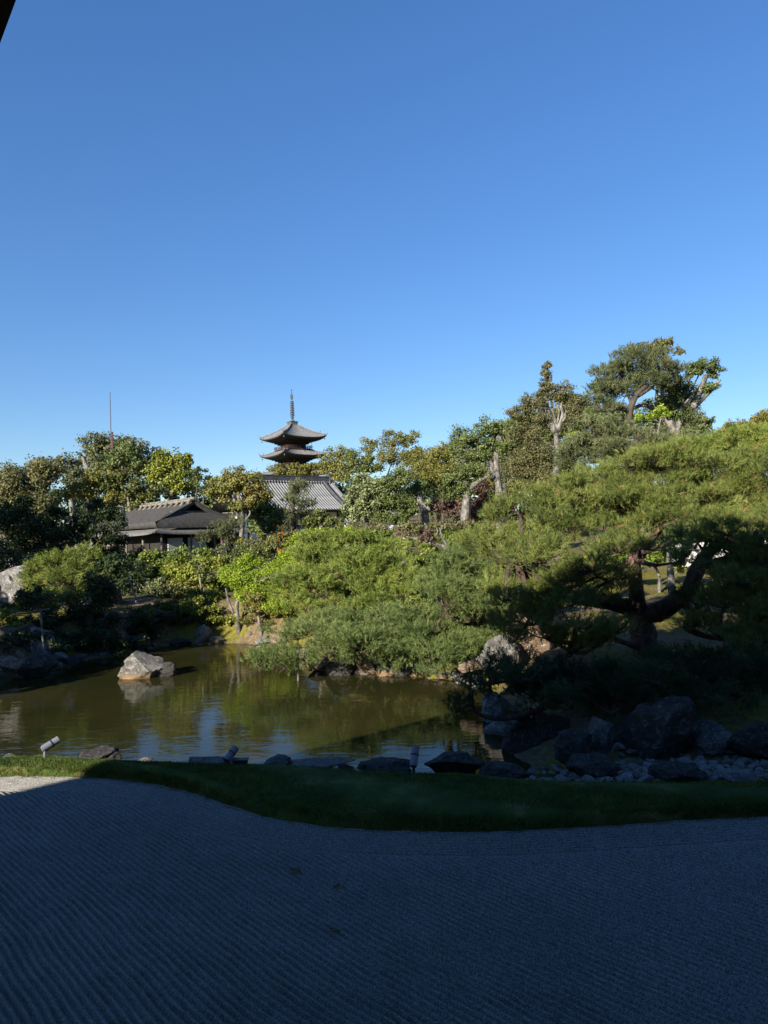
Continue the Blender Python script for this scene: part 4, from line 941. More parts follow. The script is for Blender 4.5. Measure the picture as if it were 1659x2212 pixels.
pine('red_pine', 'large spreading red pine with twisted limbs and broad needle pads, lower half in shade', 14.5, (1390, 1412), padsA, 'pine',
     [(1388, 1370), (1384, 1328)], .27, [
      ([(1384, 1332), (1350, 1310), (1310, 1302, 14.2), (1240, 1290, 13.8), (1170, 1255, 13.5), (1105, 1215, 13.2)], .19, .06),
      ([(1382, 1326), (1374, 1270, 14.3), (1368, 1215, 14.2), (1392, 1175, 14.3), (1350, 1145, 14.8), (1290, 1115, 15.2), (1220, 1100, 15.6)], .17, .05),
      ([(1388, 1332), (1440, 1312, 14.2), (1480, 1285, 14.1), (1502, 1240, 14.0), (1530, 1195, 14.2), (1570, 1150, 14.9), (1600, 1090, 15.6)], .20, .06),
      ([(1510, 1225, 14.0), (1560, 1212, 13.8), (1610, 1195, 13.6), (1670, 1200, 13.4)], .10, .05),
      ([(1478, 1300, 14.1), (1492, 1330, 13.9), (1484, 1355, 13.8), (1520, 1372, 13.7), (1570, 1382, 13.5), (1620, 1400, 13.3)], .085, .04),
      ([(1392, 1175, 14.4), (1440, 1125, 15.2), (1480, 1060, 15.9)], .10, .04),
      ([(1384, 1400, 14.4), (1340, 1385, 14.0), (1290, 1370, 13.7), (1240, 1395, 13.4), (1225, 1415, 13.3)], .06, .03)], dens=1.0)
# pale green pine behind its top right
padsE = pads_in_poly([(1440, 985), (1530, 950), (1690, 940), (1690, 1010), (1560, 1000), (1450, 1010)], 16, 5, (46, 74), .42, lambda x, y: 18.5)
pine('young_pine', 'bright yellow green pine crown behind the top of the large red pine', 18.5, (1640, 1300), padsE, 'pineyel', [(1635, 1150), (1620, 990)], .14, dens=1.0)
# --- sprawling blue-green pine on the bank
polyC = [(605, 1360), (690, 1335), (800, 1330), (900, 1330), (980, 1320), (1060, 1340), (1060, 1400), (990, 1428), (860, 1420), (740, 1402), (620, 1385)]
padsC = pads_in_poly(polyC, 36, 8, (42, 72), .35, lambda x, y: 18.2 - 2.2 * sstep(1320, 1420, y) + .8 * sstep(900, 620, x))
padsC += pads_in_poly([(925, 1235), (1000, 1190), (1075, 1190), (1090, 1260), (1085, 1330), (1000, 1335), (950, 1300)], 16, 9, (42, 66), .44, lambda x, y: 17.6 - 1.2 * sstep(1190, 1340, y))
padsC += [(600, 1420, 54, 22, 17.4), (655, 1416, 54, 20, 17.5), (565, 1432, 34, 20, 17.3), (715, 1416, 54, 16, 17.3), (610, 1442, 40, 14, 17.2), (770, 1418, 50, 14, 17.2), (850, 1430, 45, 14, 16.6), (950, 1432, 46, 14, 16.2)]
pine('sprawling_pine', 'low sprawling blue green pine trailing over the pond bank', 17.6, (1010, 1440), padsC, 'pineblue',
     [(1000, 1390), (970, 1350)], .15, [([(1000, 1390), (930, 1380, 17.3), (850, 1385, 17.2), (760, 1390, 17.4), (680, 1400, 17.5), (600, 1425, 17.5)], .09, .025),
      ([(970, 1350), (960, 1290, 17.8), (1000, 1230, 18.0), (1040, 1200, 18.2)], .09, .03), ([(980, 1365), (880, 1340, 17.9), (780, 1340, 18.3), (690, 1340, 18.8)], .08, .03)], dens=1.0)
pole = P(643, 1440, 17.5); pr_ = thing('branch_prop', 'thin pale wooden prop under the pine branch reaching over the water', 'prop', (pole[0], pole[1], WL - .3))
g = Geo(); g.tube([(0, 0, 0), (.02, 0, P(645, 1405, 17.5)[2] - WL + .3)], [.028], 7); g.build('pole', MAT['bark_pale'], pr_)
g = Geo(); g.tube([(-.22, 0, P(645, 1405, 17.5)[2] - WL + .3), (.24, 0, P(645, 1405, 17.5)[2] - WL + .33)], [.022], 6); g.build('crossbar', MAT['bark_pale'], pr_)
# --- rounded yellow-green pine in mid bank
polyB = [(640, 1200), (690, 1165), (770, 1152), (850, 1180), (885, 1220), (890, 1290), (830, 1318), (720, 1325), (640, 1318), (612, 1270)]
padsB = pads_in_poly(polyB, 40, 13, (36, 64), .34, lambda x, y: 23.2 - 1.8 * sstep(1160, 1320, y))
pine('mound_pine', 'mound shaped yellow green pine in the middle of the far bank', 22.5, (765, 1345), padsB, 'pineyel', [(768, 1310), (760, 1260), (750, 1210)], .14,
     [([(768, 1300), (730, 1260), (690, 1240)], .07, .03), ([(768, 1290), (820, 1250), (860, 1230)], .07, .03)], dens=1.0)
# --- dark low pine in the near right shade
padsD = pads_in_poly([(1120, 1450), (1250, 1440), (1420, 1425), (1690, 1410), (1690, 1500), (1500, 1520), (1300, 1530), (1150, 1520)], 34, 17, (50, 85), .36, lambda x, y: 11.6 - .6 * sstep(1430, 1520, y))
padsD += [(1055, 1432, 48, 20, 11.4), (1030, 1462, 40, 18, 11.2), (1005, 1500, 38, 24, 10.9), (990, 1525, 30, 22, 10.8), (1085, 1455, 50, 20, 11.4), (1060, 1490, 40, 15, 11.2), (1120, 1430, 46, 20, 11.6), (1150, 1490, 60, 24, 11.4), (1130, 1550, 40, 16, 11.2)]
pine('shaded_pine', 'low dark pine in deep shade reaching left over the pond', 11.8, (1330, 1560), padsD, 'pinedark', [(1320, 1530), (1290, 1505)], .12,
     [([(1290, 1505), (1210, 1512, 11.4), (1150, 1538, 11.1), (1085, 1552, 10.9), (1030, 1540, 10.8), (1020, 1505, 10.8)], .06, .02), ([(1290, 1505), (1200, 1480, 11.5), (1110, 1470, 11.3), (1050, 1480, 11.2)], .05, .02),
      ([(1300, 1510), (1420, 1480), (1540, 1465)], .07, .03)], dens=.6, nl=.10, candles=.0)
# --- small trained pines
pine('bank_pine', 'small rounded pine with sunlit crown on the left bank', 24.0, (170, 1330),
     [(140, 1215, 52, 22, 24), (105, 1235, 46, 20, 24), (165, 1232, 44, 18, 23.6), (130, 1255, 50, 20, 23.6), (90, 1262, 34, 16, 24), (180, 1205, 34, 18, 24.2), (150, 1280, 40, 14, 23.8), (105, 1295, 36, 14, 23.5), (70, 1245, 26, 14, 24)],
     'pineyel', [(165, 1290), (150, 1250), (140, 1215)], .09, dens=1.0)
pine('pond_pine', 'leaning pine branch with pads beside the tall prop on the left shore', 22.5, (120, 1410), [(85, 1300, 38, 14, 22.3), (120, 1292, 34, 13, 22.3), (60, 1310, 26, 12, 22.2), (145, 1300, 26, 12, 22.4), (100, 1318, 28, 10, 22.2)], 'pine', [(112, 1370), (100, 1320)], .07, dens=1.0)
pine('cloud_pine', 'layered cloud pruned pine with flat tiers in front of the tiled hall', 40, (632, 1165), [(635, 1054, 34, 9, 40), (628, 1082, 26, 8, 40), (655, 1088, 28, 8, 40), (620, 1108, 24, 7, 40), (655, 1112, 30, 8, 40), (635, 1134, 34, 8, 40), (610, 1145, 22, 7, 40), (662, 1140, 22, 7, 40), (640, 1066, 20, 7, 40)], 'pinegrey',
     [(634, 1130), (632, 1090), (635, 1058)], .13, dens=1.3, candles=0)
pine('cloud_pine', 'second flat tiered pine right of the layered one near the white wall', 42, (808, 1165), [(800, 1090, 36, 8, 42), (815, 1112, 30, 8, 42), (790, 1112, 22, 7, 42), (810, 1130, 34, 8, 42), (775, 1136, 22, 7, 42), (838, 1098, 20, 7, 42)], 'pinegrey',
     [(806, 1130), (802, 1095)], .12, dens=1.3, candles=0)
pine('grey_pine', 'small wispy grey green pine right of the tea house wall', 33, (480, 1190), [(470, 1142, 34, 14, 33), (505, 1135, 26, 12, 33), (450, 1160, 26, 12, 33), (490, 1162, 28, 11, 33)], 'pinegrey', [(480, 1165), (476, 1145)], .07, dens=.9, candles=0)
# tall pine on the right skyline
pine('skyline_pine', 'tall dark trunked pine on the right skyline', 34, (1392, 1150), [(1310, 812, 40, 20, 34.4), (1360, 770, 40, 20, 34.4), (1420, 775, 40, 22, 34.4), (1450, 800, 40, 20, 34.5), (1330, 845, 44, 18, 34.5), (1370, 790, 52, 26, 34), (1420, 800, 44, 24, 34), (1330, 815, 46, 22, 34), (1400, 830, 46, 20, 34), (1300, 840, 36, 18, 34), (1350, 850, 40, 16, 34.3), (1275, 868, 36, 16, 34), (1310, 880, 34, 14, 34), (1440, 830, 30, 18, 34.2), (1385, 772, 36, 18, 34), (1345, 795, 30, 18, 34)], 'pinegrey',
     [(1388, 1000), (1372, 930), (1360, 905), (1366, 870), (1378, 850), (1400, 830)], .17, [([(1362, 890), (1335, 882), (1300, 888), (1284, 878)], .12, .05), ([(1372, 860), (1410, 835), (1430, 815)], .10, .03), ([(1366, 880), (1350, 830), (1340, 800)], .08, .03)], dens=.7, bark='bark_dark', candles=.0)
pine('hill_pine', 'grey green pine mass below the tall skyline pine', 30, (1340, 1150), pads_in_poly([(1240, 960), (1300, 910), (1400, 930), (1480, 950), (1470, 1010), (1300, 1010), (1240, 1000)], 18, 23, (34, 54), .40, lambda x, y: 30), 'pinegrey', [(1345, 1060), (1350, 960)], .14, dens=1.0, candles=.0)

# --- broadleaf trees, left skyline and slope
tree('broadleaf_tree', 'brownish olive tree at the left edge of the skyline', 40, 40, [(30, 1040, 62, 44), (90, 1030, 48, 42), (-30, 1060, 60, 50), (60, 1090, 70, 40)], 'brown', dens=1.0, tr=.25)
tree('broadleaf_tree', 'pale feathery tree left of the mast with bare twigs at its top', 48, 170, [(150, 1020, 42, 34), (110, 1010, 30, 26), (185, 1040, 36, 34)], 'grey', tr=.2, dens=.8)
tree('domed_tree', 'tall domed grey green tree behind the mast', 60, 240, [(215, 965, 38, 32), (260, 965, 48, 30), (310, 985, 40, 28), (245, 1000, 56, 34), (195, 990, 26, 26), (300, 1015, 40, 28)], 'grey', tr=.3, dens=.95)
tree('camphor_tree', 'glossy mid green tree right behind the mast', 56, 270, [(265, 985, 40, 32), (240, 1000, 30, 26), (300, 1000, 30, 24)], 'mid', tr=.2)
tree('yellow_tree', 'round yellow green tree above the tea house ridge', 44, 368, [(370, 1010, 44, 38), (345, 1030, 36, 32), (385, 1040, 36, 30), (350, 995, 28, 20), (395, 1000, 22, 24)], 'yellow', trunk=[(370, 1075), (365, 1030)], tr=.13)
tree('olive_tree', 'olive bush like tree behind the left end of the tea house roof', 42, 290, [(270, 1050, 44, 28), (310, 1060, 40, 26), (235, 1045, 36, 26), (300, 1090, 40, 20)], 'olive', tr=.15)
tree('olive_tree', 'dull gold leaved tree below the bare leaning trunk', 42, 200, [(215, 1035, 40, 28), (175, 1060, 44, 28), (240, 1075, 40, 26)], 'ochre', tr=.15, dens=.9)
tree('dead_tree', 'bare pale leaning trunk among the left trees', 43, 200, [(172, 985, 9, 7), (180, 975, 7, 5)], 'grey', 'bark_pale', trunk=[(197, 1070), (190, 1020), (182, 995), (172, 978)], tr=.16, dens=.5)
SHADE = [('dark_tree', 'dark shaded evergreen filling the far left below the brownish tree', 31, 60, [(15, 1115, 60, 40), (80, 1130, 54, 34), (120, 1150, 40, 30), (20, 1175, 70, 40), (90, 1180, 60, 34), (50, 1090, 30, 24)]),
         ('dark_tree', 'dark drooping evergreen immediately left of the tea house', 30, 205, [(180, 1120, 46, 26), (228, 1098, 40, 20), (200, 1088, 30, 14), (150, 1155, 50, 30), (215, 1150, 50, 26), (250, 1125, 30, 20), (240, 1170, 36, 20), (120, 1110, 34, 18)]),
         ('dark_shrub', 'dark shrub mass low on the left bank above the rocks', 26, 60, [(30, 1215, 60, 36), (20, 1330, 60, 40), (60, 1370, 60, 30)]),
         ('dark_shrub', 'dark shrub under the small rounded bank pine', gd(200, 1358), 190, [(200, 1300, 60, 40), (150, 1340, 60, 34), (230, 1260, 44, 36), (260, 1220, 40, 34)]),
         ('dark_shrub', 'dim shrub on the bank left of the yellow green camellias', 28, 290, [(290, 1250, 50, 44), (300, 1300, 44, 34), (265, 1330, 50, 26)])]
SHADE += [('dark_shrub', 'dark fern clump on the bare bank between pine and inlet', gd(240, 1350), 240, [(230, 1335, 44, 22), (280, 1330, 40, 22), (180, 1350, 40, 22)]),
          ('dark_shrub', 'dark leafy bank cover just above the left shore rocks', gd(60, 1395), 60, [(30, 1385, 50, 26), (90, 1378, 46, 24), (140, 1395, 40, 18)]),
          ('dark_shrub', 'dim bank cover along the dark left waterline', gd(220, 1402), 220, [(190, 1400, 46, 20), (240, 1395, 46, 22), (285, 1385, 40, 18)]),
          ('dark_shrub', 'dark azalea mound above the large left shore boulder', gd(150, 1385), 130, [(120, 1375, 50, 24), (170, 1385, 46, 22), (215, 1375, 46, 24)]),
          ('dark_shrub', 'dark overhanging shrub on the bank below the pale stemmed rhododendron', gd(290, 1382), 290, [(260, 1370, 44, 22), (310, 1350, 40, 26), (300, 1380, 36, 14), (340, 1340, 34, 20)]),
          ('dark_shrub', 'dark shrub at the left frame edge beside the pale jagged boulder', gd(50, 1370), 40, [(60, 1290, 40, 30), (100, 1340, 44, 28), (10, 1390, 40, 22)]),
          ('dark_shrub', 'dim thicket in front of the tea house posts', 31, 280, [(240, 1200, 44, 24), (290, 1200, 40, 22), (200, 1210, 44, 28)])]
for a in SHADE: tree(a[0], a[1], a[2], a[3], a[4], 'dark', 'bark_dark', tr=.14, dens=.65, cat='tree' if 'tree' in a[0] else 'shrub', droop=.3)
tree('maple_sapling', 'small yellow leaved maple beside the rounded bank pine', 25, 195, [(190, 1215, 26, 14), (175, 1230, 22, 12), (205, 1232, 20, 12)], 'yellow', tr=.04, dens=.8)
tree('maple_sapling', 'small yellow green maple at the left frame edge near the shore', 22, 25, [(20, 1330, 30, 14), (40, 1345, 26, 12), (10, 1350, 26, 14)], 'yellow', tr=.05, dens=.8, trunk=[(38, 1385), (30, 1345)])
tree('pale_shrub', 'pale leaved rhododendron on a thin curving stem in the dark bank', 25.5, 310, [(270, 1222, 20, 9), (258, 1232, 12, 7), (285, 1228, 12, 7)], 'pale', 'bark_pale', trunk=[(300, 1310), (288, 1280), (272, 1230)], tr=.05, dens=.8)
tree('pale_shrub', 'pale spotted shrub left of the sunlit camellias', 25, 340, [(340, 1260, 26, 14), (325, 1272, 20, 12), (355, 1275, 20, 12)], 'pale', 'bark_pale', trunk=[(340, 1320), (340, 1280)], tr=.03, dens=.8)
rod = P(98, 1415, 20.5); pr_ = thing('branch_prop', 'tall thin pale prop pole standing on the left shore rocks', 'prop', (rod[0], rod[1], gz(rod[0], rod[1]) - .1))
g = Geo(); g.tube([(0, 0, 0), (-.12, 0, P(90, 1318, 20.5)[2] - gz(rod[0], rod[1]) + .1)], [.028], 7); g.build('pole', MAT['bark_pale'], pr_)
g = Geo(); g.tube([(-.35, 0, P(90, 1318, 20.5)[2] - gz(rod[0], rod[1]) + .08), (.15, 0, P(90, 1318, 20.5)[2] - gz(rod[0], rod[1]) + .13)], [.022], 6); g.build('crossbar', MAT['bark_pale'], pr_)
# sunlit slope below the tea house
tree('ground_cover', 'low mixed green cover spreading over the slope above the far shore stones', gd(380, 1335), 380, [(345, 1315, 36, 16), (395, 1318, 40, 16), (445, 1322, 36, 16), (420, 1300, 36, 16)], 'yellow', tr=.02, cat='shrub', dens=.8, leaf=.85)
tree('ground_cover', 'low green cover on the earth bank under the lime maple', gd(540, 1350), 540, [(530, 1338, 36, 14), (575, 1345, 34, 14), (610, 1350, 26, 14)], 'russet', tr=.02, cat='shrub', dens=.7, leaf=.85)
tree('slope_shrub', 'leafy yellow green shrub on the slope directly above the grey triangular boulder', 27, 420, [(415, 1250, 40, 26), (375, 1240, 36, 24), (440, 1280, 30, 20), (345, 1270, 30, 22)], 'yellow', 'bark_pale', tr=.04, cat='shrub', leaf=.9)
tree('slope_shrub', 'olive shrub filling the slope between camellias and the lime maple', 29, 490, [(490, 1225, 36, 26), (520, 1215, 36, 22), (470, 1270, 30, 24), (540, 1195, 36, 22)], 'olive', 'bark_pale', tr=.04, cat='shrub', leaf=.9)
tree('slope_shrub', 'reddish twiggy azalea along the slope top right of the tea house', 33, 600, [(580, 1165, 40, 14), (640, 1158, 40, 12), (530, 1172, 34, 14), (690, 1152, 40, 10)], 'russet', 'bark_grey', tr=.03, cat='shrub', dens=.8)
tree('camellia_shrub', 'large sunlit glossy camellia below the tea house wall', 29, 390, [(370, 1215, 46, 30), (420, 1205, 44, 28), (400, 1240, 46, 28), (345, 1230, 34, 28), (330, 1205, 30, 22)], 'ivy', tr=.08, cat='shrub')
tree('camellia_shrub', 'yellow green shrub right of the large camellia', 28, 450, [(455, 1220, 40, 30), (480, 1250, 36, 28), (440, 1255, 36, 26)], 'yellow', tr=.07, cat='shrub')
tree('azalea_shrub', 'orange tinged shrub on the slope above the sandy beach', 26.5, 400, [(385, 1270, 40, 22), (420, 1280, 34, 20), (355, 1288, 32, 18)], 'russet', tr=.05, cat='shrub', trunk=[(400, 1300), (395, 1275)])
tree('azalea_shrub', 'green and orange shrub left of the bright maple', 26, 455, [(455, 1295, 34, 26), (430, 1305, 26, 22), (475, 1310, 26, 20)], 'yellow', 'bark_pale', trunk=[(446, 1300), (440, 1270)], tr=.045, cat='shrub')
tree('thin_tree', 'slender white stemmed tree on the slope left of the maple', 26.5, 447, [(430, 1225, 26, 20), (450, 1240, 24, 20)], 'olive', 'bark_pale', trunk=[(440, 1300), (432, 1250), (430, 1225)], tr=.05, dens=.7)
tree('thin_tree', 'young tree with pale stem above the far shore stones', 25.5, 385, [(380, 1300, 18, 12), (392, 1285, 18, 14)], 'russet', 'bark_pale', trunk=[(386, 1330), (385, 1300)], tr=.03, dens=.7)
tree('maple_tree', 'bright lime green maple at the edge of the sandy beach', 24.5, 512, [(520, 1250, 44, 26), (560, 1270, 44, 28), (600, 1235, 44, 30), (630, 1205, 34, 24), (575, 1300, 46, 26), (500, 1240, 34, 20), (610, 1270, 36, 30), (640, 1240, 30, 26, -1.0), (600, 1310, 40, 18, -.6), (540, 1215, 34, 18), (660, 1205, 30, 20, -1.5), (530, 1285, 34, 18)], 'maple', 'bark_pale', trunk=[(512, 1300), (522, 1265), (545, 1255)], tr=.065, limbs=[([(505, 1325), (494, 1300), (488, 1270)], .05, .03)], leaf=.72, dens=.8)
tree('maple_tree', 'orange tinted maple branches low beside the bright maple', 24, 560, [(555, 1295, 34, 14), (545, 1315, 30, 14), (590, 1318, 36, 14)], 'russet', tr=.05, dens=.8, trunk=[(558, 1325), (556, 1300)])
tree('maple_tree', 'lime green maple above the mound shaped pine', 28, 690, [(670, 1165, 40, 18), (720, 1160, 44, 16), (760, 1150, 36, 12), (640, 1180, 30, 16)], 'maple', 'bark_pale', tr=.07, dens=.9)
tree('low_shrub', 'low green shrub on the beach under the bright maple', gd(475, 1352), 480, [(470, 1335, 26, 16), (500, 1340, 24, 13), (440, 1335, 20, 12)], 'yellow', tr=.03, cat='shrub', dens=.9)
tree('low_shrub', 'low dark fern like clump overhanging the far shore stones', gd(400, 1360), 400, [(395, 1335, 34, 14), (430, 1345, 26, 12), (360, 1345, 28, 12)], 'dark', tr=.03, cat='shrub')
tree('mid_tree', 'grey leaved twiggy tree right of the annex', 32, 520, [(500, 1195, 42, 24), (540, 1190, 36, 24), (465, 1200, 30, 20)], 'grey', 'bark_pale', trunk=[(515, 1230), (512, 1200)], tr=.06, dens=.75)
tree('mid_tree', 'olive tree behind the bright maple with pale slanting limbs', 28, 560, [(560, 1200, 40, 22), (600, 1180, 36, 20), (530, 1220, 34, 20)], 'olive', 'bark_pale', tr=.07, dens=.85)
tree('white_bark_tree', 'pale barked tree with reddish green crown right of the tea house', 35, 515, [(490, 1045, 44, 30), (470, 1075, 30, 28), (530, 1050, 44, 30), (560, 1070, 34, 30), (520, 1090, 34, 26), (500, 1035, 30, 18)], 'russet', 'bark_pale', trunk=[(524, 1120), (520, 1090), (512, 1065)], tr=.12, dens=.85,
     limbs=[([(522, 1140), (510, 1105), (495, 1085), (485, 1070)], .07, .03), ([(524, 1130), (540, 1110), (535, 1095)], .05, .03), ([(518, 1110), (500, 1060), (495, 1020)], .05, .02)])
tree('bare_twig_tree', 'bare twiggy tree top showing against the sky left of the hall roof', 60, 500, [(510, 1012, 24, 10), (555, 1030, 18, 9)], 'brown', 'bark_grey', tr=.08, dens=.25)
tree('mid_tree', 'green tree in front of the left end of the tiled hall', 37, 590, [(565, 1090, 34, 26), (560, 1115, 34, 26), (592, 1115, 26, 20), (590, 1135, 36, 20), (560, 1140, 34, 20)], 'mid', 'bark_pale', trunk=[(598, 1150), (592, 1120)], tr=.07)
tree('mid_tree', 'broad leaved small tree between the two layered pines', 36, 690, [(692, 1112, 28, 14), (670, 1130, 32, 14), (715, 1128, 30, 16), (700, 1145, 36, 12)], 'olive', 'bark_pale', trunk=[(692, 1130), (695, 1100)], tr=.07, dens=.9)
tree('mid_tree', 'light green large leaved tree right of the tiled hall', 37, 790, [(790, 1045, 36, 26), (775, 1080, 34, 26), (808, 1060, 40, 30), (765, 1110, 34, 22), (800, 1095, 34, 24)], 'pale', 'bark_dark', trunk=[(792, 1130), (788, 1090)], tr=.13, leaf=1.15)
tree('mid_tree', 'pale limbed tree with glossy leaves left of the leaning stump', 37, 853, [(840, 1050, 34, 24), (865, 1035, 34, 22), (850, 1085, 40, 24), (830, 1110, 30, 22), (880, 1100, 30, 22), (855, 1125, 34, 16)], 'mid', 'bark_pale', trunk=[(853, 1120), (851, 1080), (850, 1055)], tr=.09, limbs=[([(852, 1110), (868, 1100), (880, 1095)], .05, .03), ([(852, 1110), (838, 1100), (825, 1090)], .05, .03)])
# far wood behind the pagoda foot
FAR = [('ochre dome shaped tree in front of the pagoda foot', 120, [(600, 1018, 26, 18), (640, 1016, 26, 20), (670, 1012, 26, 20), (620, 1030, 40, 14)], 'ochre'),
       ('olive gold tree right of the pagoda foot', 110, [(710, 1000, 34, 32), (745, 985, 34, 30), (730, 1020, 44, 24), (690, 1010, 22, 20)], 'ochre'),
       ('dark green tree between the gold domed trees', 100, [(775, 995, 36, 36), (800, 1010, 30, 30), (765, 1030, 40, 22)], 'olive'),
       ('tall yellowish domed tree right of the pagoda', 105, [(800, 965, 26, 22), (845, 952, 36, 24), (885, 950, 24, 24), (850, 985, 44, 24), (895, 985, 26, 26)], 'ochre'),
       ('broad gold olive tree left of the pollarded trees', 88, [(900, 990, 40, 28), (925, 1010, 36, 26), (890, 1020, 36, 22), (935, 985, 22, 18)], 'ochre'),
       ('dark tree behind the leaning pale stump', 70, [(940, 1040, 40, 40), (900, 1060, 40, 36), (960, 1000, 34, 26), (965, 1060, 40, 36)], 'dark'),
       ('dark conifer in the dip left of the pagoda', 90, [(425, 1025, 20, 20), (445, 1045, 26, 24), (410, 1050, 24, 20)], 'dark'),
       ('small red trunked tree on the skyline above the tea house gable', 75, [(412, 1022, 16, 12), (428, 1040, 16, 14)], 'olive'),
       ('olive tree behind the middle pollarded trees', 60, [(1000, 1000, 44, 36), (1060, 990, 44, 40), (1110, 1000, 44, 40), (1040, 1040, 50, 36), (1100, 1050, 50, 34)], 'ochre'),
       ('brown green tree behind the spire topped pollard', 55, [(1160, 960, 50, 50), (1230, 920, 50, 50), (1280, 900, 40, 50), (1200, 1010, 60, 40), (1270, 960, 50, 44)], 'brown'),
       ('dim tree behind the skyline pine', 58, [(1340, 920, 60, 50), (1420, 930, 60, 50), (1480, 920, 44, 40), (1380, 980, 80, 40)], 'olive')]
FAR += [('grey olive tree on the rise behind the twin stemmed pollard', 48, [(1090, 955, 44, 36), (1050, 975, 40, 34), (1130, 935, 40, 36), (1010, 990, 36, 30), (1090, 1010, 60, 40)], 'grey'),
        ('olive tree on the rise behind the forked pollard', 46, [(1190, 905, 46, 36), (1240, 885, 44, 34), (1160, 950, 50, 40), (1230, 950, 50, 40), (1200, 1010, 60, 40)], 'olive'),
        ('green tree on the rise behind the tall skyline pine', 45, [(1310, 850, 44, 34), (1360, 825, 46, 34), (1410, 815, 44, 34), (1330, 910, 54, 40), (1420, 890, 54, 40), (1270, 900, 40, 36)], 'mid'),
        ('ragged tree on the rise behind the great oak', 44, [(1470, 870, 40, 34), (1500, 905, 36, 30), (1460, 930, 50, 36), (1530, 950, 34, 24), (1520, 985, 60, 24)], 'grey'),
        ('gold green tree filling the gap left of the pollards', 66, [(950, 985, 36, 30), (985, 970, 34, 28), (920, 1010, 36, 28), (960, 1030, 50, 30)], 'ochre'),
        ('russet brush on the far right rise', 40, [(1590, 945, 40, 20), (1640, 930, 44, 24), (1550, 965, 40, 18), (1690, 925, 44, 28)], 'brown')]
for lab, d, cl, pal in FAR: tree('woodland_tree', lab, d, cl[0][0] + 10, cl, pal, 'bark_dark', tr=.14, dens=.54, leaf=.8, group='woodland trees behind the garden', twigs=True)
# pollarded pale trees in the right middle
tree('pollarded_tree', 'short leaning pale pollard stump right of the glossy tree', 38, 928, [(890, 1065, 26, 16), (905, 1050, 22, 14)], 'mid', 'bark_pale', trunk=[(918, 1110), (908, 1085), (903, 1060)], tr=.20, limbs=[([(915, 1105), (928, 1098)], .22, .18)], dens=.8, leaf=.82)
tree('pollarded_tree', 'thick pale trunked pollard with knobbly stubs beside the purple shrubs', 36, 1003, [(985, 1040, 34, 22), (1010, 1020, 34, 20), (970, 1065, 26, 16), (1030, 1030, 26, 20), (1000, 1060, 26, 16)], 'mid', 'bark_pale', trunk=[(1006, 1100), (1010, 1070), (1004, 1035)], tr=.25,
     limbs=[([(1008, 1062), (1025, 1045), (1040, 1035)], .14, .10), ([(1012, 1060), (1035, 1040), (1050, 1030), (1062, 1022)], .10, .06)], dens=.85, leaf=.82)
tree('pollarded_tree', 'tall twin stemmed pale pollard in the middle right', 36.5, 1080, [(1010, 945, 40, 26), (1050, 925, 34, 20), (1090, 930, 44, 26), (985, 970, 26, 20), (1070, 965, 40, 22), (1030, 985, 34, 20), (1110, 960, 36, 26), (1125, 915, 26, 18)], 'mid', 'bark_pale', trunk=[(1080, 1080), (1074, 1030), (1072, 985), (1078, 940), (1090, 915)], tr=.18,
     limbs=[([(1072, 1040), (1064, 1010), (1055, 985), (1040, 975), (1020, 965)], .17, .09), ([(1074, 965), (1085, 935), (1098, 915)], .14, .10), ([(1040, 975), (1020, 985), (1000, 998)], .08, .05), ([(1076, 970), (1050, 945), (1035, 935)], .08, .05)], dens=.9, leaf=.82)
tree('pollarded_tree', 'big pale forked pollard with a leafy spire on top', 33, 1208, [(1182, 790, 12, 18), (1182, 815, 14, 18), (1178, 840, 18, 16), (1150, 870, 34, 24), (1205, 850, 36, 24), (1125, 895, 34, 24), (1165, 905, 30, 22), (1235, 870, 26, 26), (1130, 940, 40, 30), (1160, 985, 50, 34), (1130, 1010, 40, 34), (1170, 1040, 44, 26), (1245, 900, 26, 22)], 'brown', 'bark_pale',
     trunk=[(1208, 1080), (1200, 1030), (1203, 975), (1200, 930)], tr=.21, limbs=[([(1200, 935), (1185, 905), (1168, 885), (1155, 870), (1140, 862)], .15, .04), ([(1202, 930), (1215, 900), (1212, 875), (1220, 850)], .14, .04), ([(1190, 905), (1182, 870), (1180, 800)], .08, .03), ([(1195, 1000), (1165, 970), (1140, 958), (1130, 955)], .11, .12), ([(1215, 900), (1240, 880)], .10, .06)], dens=.9, leaf=.82)
tree('pollarded_tree', 'great pale limbed oak with dark leaf clumps reaching right on the skyline', 36, 1470, [(1520, 790, 30, 18), (1545, 805, 24, 16), (1500, 800, 26, 20), (1480, 850, 34, 22), (1530, 840, 26, 16), (1450, 830, 34, 26), (1440, 870, 40, 26), (1500, 930, 34, 22), (1460, 900, 40, 24), (1510, 960, 40, 24), (1530, 910, 20, 16)], 'mid', 'bark_pale',
     trunk=[(1474, 1040), (1470, 980), (1455, 930), (1440, 900)], tr=.34, limbs=[([(1458, 935), (1475, 900), (1495, 880), (1510, 850), (1525, 810)], .24, .12), ([(1495, 882), (1530, 850), (1555, 820)], .14, .07), ([(1450, 915), (1420, 890), (1390, 875), (1360, 885)], .18, .08), ([(1440, 900), (1430, 860), (1440, 830)], .14, .07)], dens=.9, leaf=.82)
tree('budding_tree', 'yellow budding tree top above the skyline pine', 46, 1400, [(1400, 745, 34, 14), (1440, 738, 26, 12), (1360, 762, 26, 14), (1310, 800, 18, 22), (1425, 760, 40, 16), (1470, 760, 14, 12)], 'ochre', 'bark_grey', tr=.12, dens=.5)
tree('maple_tree', 'yellow green maple under the great oak on the right skyline', 32, 1400, [(1385, 905, 26, 12), (1430, 890, 30, 14), (1300, 905, 24, 10), (1240, 945, 26, 12), (1250, 980, 26, 10), (1400, 985, 34, 10)], 'maple', 'bark_pale', tr=.06, dens=.55)
